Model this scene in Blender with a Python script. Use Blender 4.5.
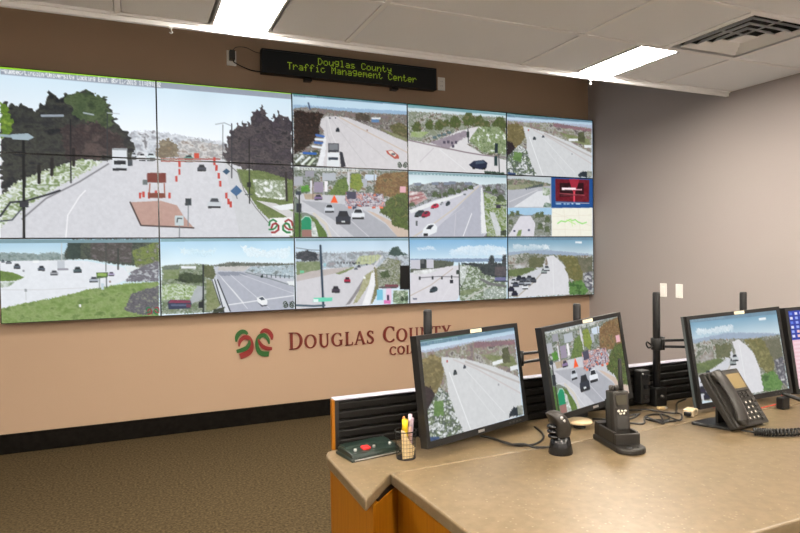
import bpy, bmesh, math, random
import numpy as np
from mathutils import Matrix, Vector

# ------------------------------------------------------------------ clearing, camera, world, exposure
for o in list(bpy.data.objects):
    bpy.data.objects.remove(o, do_unlink=True)
scene = bpy.context.scene
COL = scene.collection

W = 1.025                      # width of one video wall display (m)
H = 0.5721 * W                 # height of one display
TOP = 2.680                    # top of the video wall
YWALL = 0.092                  # face of the front wall (the screens hang at y = 0)
XWALL = 5.1455                 # face of the right wall
CEIL = 2.595                   # underside of the ceiling tiles
CEDGE = -1.535                 # the ceiling stops here, short of the front wall

cam_data = bpy.data.cameras.new('camera')
cam_data.sensor_fit = 'HORIZONTAL'
cam_data.sensor_width = 36.0
cam_data.lens = 27.997
cam_data.clip_start = 0.05
cam = bpy.data.objects.new('camera', cam_data)
COL.objects.link(cam)
_r = Vector((0.91631, -0.40022, -0.013896)); _u = Vector((0.021337, 0.014142, 0.999672)); _w = Vector((0.399892, 0.91631, -0.021498))
cam.matrix_world = Matrix(((_r.x, _u.x, -_w.x, 0.80893), (_r.y, _u.y, -_w.y, -4.98724), (_r.z, _u.z, -_w.z, 1.369195), (0, 0, 0, 1)))
scene.camera = cam

world = bpy.data.worlds.new('world')
scene.world = world
world.use_nodes = True
world.node_tree.nodes['Background'].inputs[0].default_value = (0.5, 0.5, 0.52, 1)
world.node_tree.nodes['Background'].inputs[1].default_value = 0.05
scene.view_settings.view_transform = 'Standard'
scene.view_settings.look = 'None'
scene.view_settings.gamma = 1.0
scene.view_settings.use_curve_mapping = False
scene.view_settings.exposure = 0.0
LAMP_COLOR = (1.0, 0.91, 0.80)
LAMP_POWER = 132.0
SCREEN_POWER = 1.05

# ------------------------------------------------------------------ materials
MATS = {}
def srgb(c):
    return tuple(((v / 255) / 12.92 if v / 255 <= 0.04045 else ((v / 255 + 0.055) / 1.055) ** 2.4) for v in c)
def mat(name, col, rough=0.6, metal=0.0, spec=0.4, noise=None, bump=None, emit=0.0, coat=0.0):
    """col in linear RGB; noise = (scale, colour2, contrast); bump = (scale, strength)"""
    m = bpy.data.materials.new(name); m.use_nodes = True
    nt = m.node_tree; b = nt.nodes['Principled BSDF']
    b.inputs['Base Color'].default_value = (*col, 1)
    b.inputs['Roughness'].default_value = rough
    b.inputs['Metallic'].default_value = metal
    b.inputs['Specular IOR Level'].default_value = spec
    b.inputs['Coat Weight'].default_value = coat
    if emit:
        b.inputs['Emission Color'].default_value = (*col, 1); b.inputs['Emission Strength'].default_value = emit
    tc = nt.nodes.new('ShaderNodeTexCoord')
    if noise:
        n = nt.nodes.new('ShaderNodeTexNoise'); n.inputs['Scale'].default_value = noise[0]; n.inputs['Detail'].default_value = 4
        nt.links.new(tc.outputs['Object'], n.inputs['Vector'])
        r = nt.nodes.new('ShaderNodeValToRGB')
        r.color_ramp.elements[0].position = 0.5 - noise[2]; r.color_ramp.elements[1].position = 0.5 + noise[2]
        r.color_ramp.elements[0].color = (*col, 1); r.color_ramp.elements[1].color = (*noise[1], 1)
        nt.links.new(n.outputs['Fac'], r.inputs['Fac']); nt.links.new(r.outputs['Color'], b.inputs['Base Color'])
    if bump:
        n = nt.nodes.new('ShaderNodeTexNoise'); n.inputs['Scale'].default_value = bump[0]; n.inputs['Detail'].default_value = 3
        nt.links.new(tc.outputs['Object'], n.inputs['Vector'])
        bp = nt.nodes.new('ShaderNodeBump'); bp.inputs['Strength'].default_value = bump[1]; bp.inputs['Distance'].default_value = 0.01
        nt.links.new(n.outputs['Fac'], bp.inputs['Height']); nt.links.new(bp.outputs['Normal'], b.inputs['Normal'])
    MATS[name] = m
    return m

mat('warm_lit_paint', (0.385, 0.270, 0.185), 0.75, spec=0.2, bump=(180, 0.12))  # warm hue of the lamps put into the front wall colour
mat('cool_lit_paint', (0.335, 0.300, 0.290), 0.75, spec=0.2, bump=(180, 0.12))  # same wall paint, greyed to carry the cool light of the screens
mat('white_paint', (0.82, 0.82, 0.82), 0.75, spec=0.2, bump=(180, 0.12))
mat('carpet', (0.016, 0.0118, 0.0065), 0.95, spec=0.05, noise=(75, (0.126, 0.092, 0.047), 0.30), bump=(300, 0.5))
mat('ceiling_tile', (0.86, 0.89, 0.92), 0.9, spec=0.1, noise=(220, (0.90, 0.93, 0.96), 0.15), bump=(260, 0.25))
mat('white_metal', (0.90, 0.91, 0.92), 0.45, spec=0.4)
mat('white_plastic', (0.88, 0.86, 0.82), 0.4)
mat('vent_dark', (0.03, 0.03, 0.032), 0.9)
mat('lamp_glow', LAMP_COLOR, 0.5, emit=LAMP_POWER)
mat('rubber_base', (0.004, 0.0032, 0.0024), 0.8, spec=0.04, noise=(30, (0.009, 0.0075, 0.006), 0.2))
mat('black_plastic', (0.007, 0.007, 0.007), 0.42, spec=0.4, bump=(400, 0.05))
mat('black_gloss', (0.008, 0.008, 0.009), 0.18)
mat('black_metal', (0.012, 0.012, 0.013), 0.4, metal=0.2)
mat('slat_black', (0.005, 0.0045, 0.004), 0.6, spec=0.15, noise=(25, (0.008, 0.007, 0.006), 0.2))
mat('dark_grey', (0.035, 0.033, 0.030), 0.4)
mat('phone_grey', (0.022, 0.020, 0.017), 0.42, bump=(500, 0.05))
mat('phone_key', (0.030, 0.028, 0.025), 0.4)
mat('key_print', (0.55, 0.52, 0.45), 0.5)
mat('lcd', (0.20, 0.15, 0.07), 0.3)
mat('silver', (0.55, 0.55, 0.55), 0.3, metal=0.8)
mat('teal_side', (0.035, 0.045, 0.047), 0.35)
mat('grey_side', (0.06, 0.072, 0.075), 0.35)
mat('cap_metal', (0.36, 0.36, 0.43), 0.4, metal=0.1)
mat('cream_label', (0.75, 0.66, 0.48), 0.6)
mat('cream_disc', (0.48, 0.38, 0.24), 0.35)
mat('tan_paper', (0.62, 0.47, 0.26), 0.7, noise=(40, (0.55, 0.40, 0.2), 0.2))
mat('yellow_pen', (0.85, 0.60, 0.02), 0.35)
mat('orange_pen', (0.80, 0.30, 0.10), 0.35)
mat('pink_pen', (0.75, 0.48, 0.42), 0.4)
mat('violet_pen', (0.55, 0.42, 0.50), 0.4)
mat('green_black', (0.012, 0.022, 0.018), 0.28, spec=0.5)
mat('red_plastic', (0.60, 0.02, 0.02), 0.35)
mat('sign_red', srgb((102, 32, 22)), 0.5)
mat('logo_red', srgb((118, 30, 26)), 0.5)
mat('logo_green', srgb((34, 82, 32)), 0.5)
mat('led_face', (0.004, 0.004, 0.004), 0.35)
mat('led_dot', (0.42, 0.62, 0.03), 0.4, emit=0.22)
mat('charger_brown', (0.013, 0.011, 0.009), 0.4)
mat('radio_lcd', (0.045, 0.040, 0.026), 0.3)
mat('radio_grey', (0.022, 0.019, 0.016), 0.4)

def counter_mat():
    m = bpy.data.materials.new('counter'); m.use_nodes = True
    nt = m.node_tree; b = nt.nodes['Principled BSDF']; L = nt.links.new
    tc = nt.nodes.new('ShaderNodeTexCoord')
    base = nt.nodes.new('ShaderNodeTexNoise'); base.inputs['Scale'].default_value = 40; base.inputs['Detail'].default_value = 6
    r0 = nt.nodes.new('ShaderNodeValToRGB'); r0.color_ramp.elements[0].color = (0.124, 0.088, 0.046, 1); r0.color_ramp.elements[1].color = (0.157, 0.114, 0.064, 1)
    r0.color_ramp.elements[0].position = 0.35; r0.color_ramp.elements[1].position = 0.65
    L(tc.outputs['Object'], base.inputs['Vector']); L(base.outputs['Fac'], r0.inputs['Fac'])
    prev = r0.outputs['Color']
    for sc, thr, colr in ((70, 0.20, (0.215, 0.168, 0.108, 1)), (100, 0.16, (0.105, 0.076, 0.042, 1))):
        v = nt.nodes.new('ShaderNodeTexVoronoi'); v.inputs['Scale'].default_value = sc
        L(tc.outputs['Object'], v.inputs['Vector'])
        lt = nt.nodes.new('ShaderNodeMapRange'); lt.interpolation_type = 'SMOOTHSTEP'; lt.inputs['From Min'].default_value = thr * 1.3; lt.inputs['From Max'].default_value = thr * 0.6
        L(v.outputs['Distance'], lt.inputs['Value'])
        g = nt.nodes.new('ShaderNodeSeparateColor'); L(v.outputs['Color'], g.inputs[0])
        gt = nt.nodes.new('ShaderNodeMath'); gt.operation = 'GREATER_THAN'; gt.inputs[1].default_value = 0.55; L(g.outputs[0], gt.inputs[0])
        mu = nt.nodes.new('ShaderNodeMath'); mu.operation = 'MULTIPLY'; L(lt.outputs[0], mu.inputs[0]); L(gt.outputs[0], mu.inputs[1])
        mx = nt.nodes.new('ShaderNodeMix'); mx.data_type = 'RGBA'; L(mu.outputs[0], mx.inputs['Factor']); L(prev, mx.inputs['A']); mx.inputs['B'].default_value = colr
        prev = mx.outputs['Result']
    L(prev, b.inputs['Base Color'])
    b.inputs['Roughness'].default_value = 0.36; b.inputs['Specular IOR Level'].default_value = 0.45
    MATS['counter'] = m
counter_mat()

def wood_mat():
    m = bpy.data.materials.new('honey_wood'); m.use_nodes = True
    nt = m.node_tree; b = nt.nodes['Principled BSDF']; L = nt.links.new
    tc = nt.nodes.new('ShaderNodeTexCoord'); mp = nt.nodes.new('ShaderNodeMapping'); mp.inputs['Scale'].default_value = (40, 40, 2.2)
    n = nt.nodes.new('ShaderNodeTexNoise'); n.inputs['Scale'].default_value = 3; n.inputs['Detail'].default_value = 5; n.inputs['Distortion'].default_value = 0.6
    r = nt.nodes.new('ShaderNodeValToRGB'); r.color_ramp.elements[0].color = (0.235, 0.078, 0.002, 1); r.color_ramp.elements[1].color = (0.30, 0.112, 0.004, 1)
    r.color_ramp.elements[0].position = 0.3; r.color_ramp.elements[1].position = 0.7
    L(tc.outputs['Object'], mp.inputs['Vector']); L(mp.outputs['Vector'], n.inputs['Vector']); L(n.outputs['Fac'], r.inputs['Fac']); L(r.outputs['Color'], b.inputs['Base Color'])
    b.inputs['Roughness'].default_value = 0.45; b.inputs['Specular IOR Level'].default_value = 0.25
    MATS['honey_wood'] = m
wood_mat()

def picture_mat():
    m = bpy.data.materials.new('screen_picture'); m.use_nodes = True
    nt = m.node_tree; b = nt.nodes['Principled BSDF']
    a = nt.nodes.new('ShaderNodeVertexColor'); a.layer_name = 'picture'
    b.inputs['Base Color'].default_value = (0.004, 0.004, 0.004, 1); b.inputs['Roughness'].default_value = 0.45; b.inputs['Specular IOR Level'].default_value = 0.2
    nt.links.new(a.outputs['Color'], b.inputs['Emission Color']); b.inputs['Emission Strength'].default_value = SCREEN_POWER
    MATS['picture'] = m
picture_mat()

# ------------------------------------------------------------------ mesh helpers
class MB:
    def __init__(s): s.v = []; s.f = []
    def add(s, vs, fs):
        o = len(s.v); s.v += [tuple(p) for p in vs]; s.f += [tuple(i + o for i in f) for f in fs]; return s
    def box(s, a, b, R=None, c=None):
        x0, y0, z0 = a; x1, y1, z1 = b
        vs = [(x0, y0, z0), (x1, y0, z0), (x1, y1, z0), (x0, y1, z0), (x0, y0, z1), (x1, y0, z1), (x1, y1, z1), (x0, y1, z1)]
        if R is not None:
            c = Vector(c or (0, 0, 0)); vs = [tuple(R @ (Vector(p) - c) + c) for p in vs]
        return s.add(vs, [(0, 3, 2, 1), (4, 5, 6, 7), (0, 1, 5, 4), (1, 2, 6, 5), (2, 3, 7, 6), (3, 0, 4, 7)])
    def prism(s, poly, z0, z1, axis='z'):
        """poly in (x, y), counter-clockwise, extruded z0..z1; axis 'y': poly is (x, z) and extrusion runs along y"""
        n = len(poly)
        if axis == 'z': vs = [(x, y, z0) for x, y in poly] + [(x, y, z1) for x, y in poly]
        elif axis == 'y': vs = [(x, z0, y) for x, y in poly] + [(x, z1, y) for x, y in poly]
        else: vs = [(z0, x, y) for x, y in poly] + [(z1, x, y) for x, y in poly]
        return s.add(vs, [tuple(range(n))[::-1], tuple(range(n, 2 * n))] + [(i, (i + 1) % n, (i + 1) % n + n, i + n) for i in range(n)])
    def lathe(s, prof, n=24, c=(0, 0, 0), sx=1.0, sy=1.0):
        vs = []; k = len(prof)
        for r, z in prof:
            for i in range(n):
                a = 2 * math.pi * i / n; vs.append((c[0] + r * sx * math.cos(a), c[1] + r * sy * math.sin(a), c[2] + z))
        fs = [(j * n + i, j * n + (i + 1) % n, (j + 1) * n + (i + 1) % n, (j + 1) * n + i) for j in range(k - 1) for i in range(n)]
        fs += [tuple(range(n))[::-1], tuple(range((k - 1) * n, k * n))]
        return s.add(vs, fs)
    def tube(s, path, r, n=8, closed=False):
        P = [Vector(p) for p in path]; m = len(P); rr = r if isinstance(r, (list, tuple)) else [r] * m
        vs = []; up = None
        for i in range(m):
            if closed: t = P[(i + 1) % m] - P[i - 1]
            else: t = P[min(i + 1, m - 1)] - P[max(i - 1, 0)]
            t.normalize()
            if up is None:
                up = Vector((0, 0, 1)) if abs(t.z) < 0.9 else Vector((1, 0, 0))
            up = (up - t * up.dot(t)).normalized(); b = t.cross(up)
            for k in range(n):
                a = 2 * math.pi * k / n; vs.append(P[i] + (up * math.cos(a) + b * math.sin(a)) * rr[i])
        fs = [(j * n + k, j * n + (k + 1) % n, ((j + 1) % m) * n + (k + 1) % n, ((j + 1) % m) * n + k) for j in range(m if closed else m - 1) for k in range(n)]
        if not closed: fs += [tuple(range(n))[::-1], tuple(range((m - 1) * n, m * n))]
        return s.add(vs, fs)
    def cyl(s, a, b, r, r2=None, n=16): return s.tube([a, b], [r, r if r2 is None else r2], n)
    def ball(s, c, rx, ry, rz, R=None, nu=20, nv=12):
        vs = []
        for j in range(nv + 1):
            p = math.pi * j / nv
            for i in range(nu):
                a = 2 * math.pi * i / nu
                q = Vector((rx * math.sin(p) * math.cos(a), ry * math.sin(p) * math.sin(a), rz * math.cos(p)))
                if R is not None: q = R @ q
                vs.append(q + Vector(c))
        return s.add(vs, [(j * nu + i, (j + 1) * nu + i, (j + 1) * nu + (i + 1) % nu, j * nu + (i + 1) % nu) for j in range(nv) for i in range(nu)])
    def frame(s, w, h, t, y0, y1, z=0.0, x=0.0):
        """a rectangular frame in the x-z plane, outer size w x h, bar width t"""
        s.box((x - w / 2, y0, z - h / 2), (x - w / 2 + t, y1, z + h / 2)); s.box((x + w / 2 - t, y0, z - h / 2), (x + w / 2, y1, z + h / 2))
        s.box((x - w / 2 + t, y0, z - h / 2), (x + w / 2 - t, y1, z - h / 2 + t)); s.box((x - w / 2 + t, y0, z + h / 2 - t), (x + w / 2 - t, y1, z + h / 2)); return s
    def ribbon(s, path, widths, y0, y1):
        """a flat stroke in the x-z plane with changing width, given depth y0..y1"""
        n = len(path); L_, R_ = [], []
        for i in range(n):
            a = path[max(i - 1, 0)]; b = path[min(i + 1, n - 1)]; d = Vector((b[0] - a[0], b[1] - a[1])).normalized(); w = widths[i] / 2
            L_.append((path[i][0] - d.y * w, path[i][1] + d.x * w)); R_.append((path[i][0] + d.y * w, path[i][1] - d.x * w))
        vs = [(x, y, z) for y in (y0, y1) for pts in (L_, R_) for x, z in pts]
        f = []
        for i in range(n - 1):
            f += [(i, i + 1, n + i + 1, n + i), (2 * n + i, 3 * n + i, 3 * n + i + 1, 2 * n + i + 1), (i, 2 * n + i, 2 * n + i + 1, i + 1), (n + i, n + i + 1, 3 * n + i + 1, 3 * n + i)]
        f += [(0, n, 3 * n, 2 * n), (n - 1, 3 * n - 1, 4 * n - 1, 2 * n - 1)]
        return s.add(vs, f)
    def mesh(s, name, smooth=False):
        me = bpy.data.meshes.new(name); me.from_pydata(s.v, [], s.f)
        bm = bmesh.new(); bm.from_mesh(me); bmesh.ops.recalc_face_normals(bm, faces=bm.faces); bm.to_mesh(me); bm.free()
        if smooth:
            for p in me.polygons: p.use_smooth = True
        return me

def thing(name, label, cat, loc=(0, 0, 0), rot=None, group=None):
    o = bpy.data.objects.new(name, None); o.empty_display_size = 0.05
    COL.objects.link(o)
    m = Matrix.Translation(loc)
    if rot is not None: m = m @ (rot if isinstance(rot, Matrix) else Matrix.Rotation(rot, 4, 'Z'))
    o.matrix_world = m
    return tag(o, label, cat, group)
def tag(o, label, cat, group=None):
    o['label'] = label; o['category'] = cat
    if group: o['group'] = group
    return o
def obj(name, me, m, parent=None, bevel=0.0, seg=2, autosmooth=False):
    if isinstance(me, MB): me = me.mesh(name)
    o = bpy.data.objects.new(name, me); COL.objects.link(o)
    if len(me.materials) == 0: me.materials.append(MATS[m])
    if parent is not None: o.parent = parent
    if bevel:
        b = o.modifiers.new('bevel', 'BEVEL'); b.width = bevel; b.segments = seg; b.limit_method = 'ANGLE'; b.angle_limit = math.radians(40)
    return o
def sobj(name, mb, m, parent=None): return obj(name, mb.mesh(name, True), m, parent)
def struct(name, me, m, parent=None, bevel=0):
    o = obj(name, me, m, parent, bevel); o['kind'] = 'structure'; return o
def smooth_path(pts, n=8):
    """Catmull-Rom through the points"""
    P = [Vector(p) for p in pts]; P = [2 * P[0] - P[1]] + P + [2 * P[-1] - P[-2]]; out = []
    for i in range(1, len(P) - 2):
        for k in range(n):
            t = k / n; a, b, c, d = P[i - 1:i + 3]
            out.append(0.5 * ((2 * b) + (c - a) * t + (2 * a - 5 * b + 4 * c - d) * t * t + (3 * b - a - 3 * c + d) * t ** 3))
    out.append(P[-2]); return out
def RX(a): return Matrix.Rotation(a, 4, 'X')
def RZ(a): return Matrix.Rotation(a, 4, 'Z')
# ------------------------------------------------------------------ painter for the camera pictures on the screens
# five columns per character, one bit per row, lowest bit on top
FONT = {
    ' ': (0, 0, 0, 0, 0), '-': (8, 8, 8, 8, 8), '/': (32, 16, 8, 4, 2), '0': (62, 81, 73, 69, 62), '1': (0, 66, 127, 64, 0), 
    '2': (66, 97, 81, 73, 70), '5': (39, 69, 69, 69, 57), '9': (6, 73, 73, 41, 30), ':': (0, 54, 54, 0, 0), 'C': (62, 65, 65, 65, 34), 
    'D': (127, 65, 65, 34, 28), 'E': (127, 73, 73, 73, 65), 'L': (127, 64, 64, 64, 64), 'M': (127, 2, 12, 2, 127), 'Q': (62, 65, 81, 33, 94), 
    'T': (1, 1, 127, 1, 1), 'U': (63, 64, 64, 64, 63), 'W': (63, 64, 56, 64, 63), 'a': (32, 84, 84, 84, 120), 'b': (127, 72, 68, 68, 56), 
    'c': (56, 68, 68, 68, 32), 'e': (56, 84, 84, 84, 24), 'f': (8, 126, 9, 1, 2), 'g': (12, 82, 82, 82, 62), 'i': (0, 68, 125, 64, 0), 
    'k': (127, 16, 40, 68, 0), 'l': (0, 65, 127, 64, 0), 'm': (124, 4, 24, 4, 120), 'n': (124, 8, 4, 4, 120), 'o': (56, 68, 68, 68, 56), 
    'r': (124, 8, 4, 4, 8), 's': (72, 84, 84, 84, 32), 't': (4, 63, 68, 64, 32), 'u': (60, 64, 64, 32, 124), 'v': (28, 32, 64, 32, 28), 
    'y': (12, 80, 80, 80, 60),}
def glyph_dots(text):
    """(column, row) of each lit dot, row 0 on top"""
    return [(i * 6 + c, r) for i, ch in enumerate(text) for c in range(5) for r in range(7) if FONT[ch][c] >> r & 1]
def rgb(c): return np.array(c, float)
RNG = np.random.default_rng(7)
def vnoise(h, w, cell, wide=1.0):
    cell = max(cell, 1.0); gh, gw = int(h / cell) + 3, int(w / cell / wide) + 3
    g = RNG.random((gh, gw)); y = np.arange(h) / cell; x = np.arange(w) / cell / wide
    y0 = y.astype(int); x0 = x.astype(int); fy = (y - y0)[:, None]; fx = (x - x0)[None, :]
    a = g[y0][:, x0]; b = g[y0][:, x0 + 1]; c = g[y0 + 1][:, x0]; d = g[y0 + 1][:, x0 + 1]
    return (a * (1 - fx) + b * fx) * (1 - fy) + (c * (1 - fx) + d * fx) * fy
def paint(ops, w, h):
    SS = 2; cw, ch = w * SS, h * SS; cv = np.zeros((ch, cw, 3)) + 128
    def region(pts, pad):
        xs = [p[0] * cw for p in pts]; ys = [p[1] * ch for p in pts]
        x0, x1 = int(max(min(xs) - pad, 0)), int(min(max(xs) + pad + 1, cw)); y0, y1 = int(max(min(ys) - pad, 0)), int(min(max(ys) + pad + 1, ch))
        return (x0, x1, y0, y1) if x1 > x0 and y1 > y0 else None
    def inside(pts, rg, rag):
        x0, x1, y0, y1 = rg; X, Y = np.meshgrid(np.arange(x0, x1) + 0.5, np.arange(y0, y1) + 0.5)
        if rag > 0.6:
            X = X + (vnoise(y1 - y0, x1 - x0, max(rag * 0.7, 2)) - 0.5) * rag * 2; Y = Y + (vnoise(y1 - y0, x1 - x0, max(rag * 0.7, 2)) - 0.5) * rag * 2
        m = np.zeros(X.shape, bool); n = len(pts)
        for i in range(n):
            ax, ay = pts[i][0] * cw, pts[i][1] * ch; bx, by = pts[(i + 1) % n][0] * cw, pts[(i + 1) % n][1] * ch
            if ay == by: continue
            m ^= ((ay > Y) != (by > Y)) & (X < (bx - ax) * (Y - ay) / (by - ay) + ax)
        return m
    for op in ops:
        k = op[0]
        if k == 'F':
            t = np.clip((np.arange(ch) / ch - op[2]) / max(op[4] - op[2], 1e-3), 0, 1)[:, None, None]
            cv[:] = rgb(op[1]) * (1 - t) + rgb(op[3]) * t
            cv += (vnoise(ch, cw, cw / 9) - 0.5)[:, :, None] * 10
        elif k in 'PM':
            rag = op[4] * cw; rg = region(op[1], rag + 1)
            if not rg: continue
            x0, x1, y0, y1 = rg; m = inside(op[1], rg, rag); hh, ww = y1 - y0, x1 - x0
            if k == 'P':
                c = rgb(op[2]) + ((vnoise(hh, ww, 7) - 0.5) * 1.4 + (vnoise(hh, ww, 2.2) - 0.5))[:, :, None] * op[3]
            else:
                cs = np.array([rgb(q) for q in op[2]]); cell = op[3] * cw
                n = vnoise(hh, ww, cell * 1.6, 1.5) * 0.45 + vnoise(hh, ww, cell * 0.8, 1.5) * 0.33 + vnoise(hh, ww, cell * 0.4, 1.3) * 0.22
                q = np.clip((n - 0.5) * 2.2 + 0.5, 0, 0.999) * (len(cs) - 1); i0 = q.astype(int); fr = (q - i0)[:, :, None]
                c = cs[i0] * (1 - fr) + cs[np.minimum(i0 + 1, len(cs) - 1)] * fr; c = cs.mean(0) + (c - cs.mean(0)) * 0.9 + (vnoise(hh, ww, 2.4) - 0.5)[:, :, None] * 18
            s = cv[y0:y1, x0:x1]; s[m] = c[m]
        elif k == 'L':
            wd = max(op[2] * cw / 2, 0.5); rg = region(op[1], wd + 1)
            if not rg: continue
            x0, x1, y0, y1 = rg; X, Y = np.meshgrid(np.arange(x0, x1) + 0.5, np.arange(y0, y1) + 0.5); d = np.full(X.shape, 1e9)
            for (ax, ay), (bx, by) in zip(op[1][:-1], op[1][1:]):
                ax, bx, ay, by = ax * cw, bx * cw, ay * ch, by * ch; q = (bx - ax) ** 2 + (by - ay) ** 2 + 1e-9
                t = np.clip(((X - ax) * (bx - ax) + (Y - ay) * (by - ay)) / q, 0, 1); d = np.minimum(d, np.hypot(X - ax - t * (bx - ax), Y - ay - t * (by - ay)))
            a = np.clip(wd - d + 0.5, 0, 1)[:, :, None]; s = cv[y0:y1, x0:x1]; s[:] = s * (1 - a) + rgb(op[3]) * a
        elif k == 'T':
            ph = op[4] * ch / 7; x, y = op[2] * cw, op[3] * ch; c = rgb(op[5])
            if op[1] == '~':                       # too blurred to read: a row of small ticks
                for i in range(40):
                    if RNG.random() < 0.8:
                        xa = int(x + i * ph * 3.2); s = cv[int(y):int(y + ph * 6) + 1, xa:xa + max(int(ph * 2), 1)]; s[:] = s * 0.5 + c * 0.5
            else:
                for cx, r in glyph_dots(op[1]):
                    xa, ya = x + cx * ph * 0.57, y + r * ph; s = cv[int(ya):int(ya + ph + 0.5), int(xa):int(xa + ph * 0.57 + 0.7)]; s[:] = s * 0.15 + c * 0.85
    cv = np.clip(cv, 0, 255).reshape(h, SS, w, SS, 3).mean((1, 3)) / 255
    return np.where(cv <= 0.04045, cv / 12.92, ((cv + 0.055) / 1.055) ** 2.4)
def picture_mesh(name, img, x0, x1, z0, z1, y):
    """a flat screen: a grid of vertices that carries the picture as its colour attribute"""
    h, w = img.shape[:2]
    X, Z = np.meshgrid(np.linspace(x0, x1, w), np.linspace(z1, z0, h)); V = np.stack([X, np.full_like(X, y), Z], -1).reshape(-1, 3)
    i = (np.arange(h - 1)[:, None] * w + np.arange(w - 1)[None, :]).ravel(); F = np.stack([i, i + w, i + w + 1, i + 1], -1)
    me = bpy.data.meshes.new(name); me.vertices.add(len(V)); me.vertices.foreach_set('co', V.ravel().astype(np.float32))
    me.loops.add(F.size); me.loops.foreach_set('vertex_index', F.ravel().astype(np.int32)); me.polygons.add(len(F)); me.polygons.foreach_set('loop_start', (np.arange(len(F)) * 4).astype(np.int32))
    me.update(calc_edges=True); me.validate()
    ca = me.color_attributes.new('picture', 'FLOAT_COLOR', 'POINT'); ca.data.foreach_set('color', np.concatenate([img, np.ones((h, w, 1))], -1).ravel().astype(np.float32))
    me.materials.append(MATS['picture'])
    return me
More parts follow.
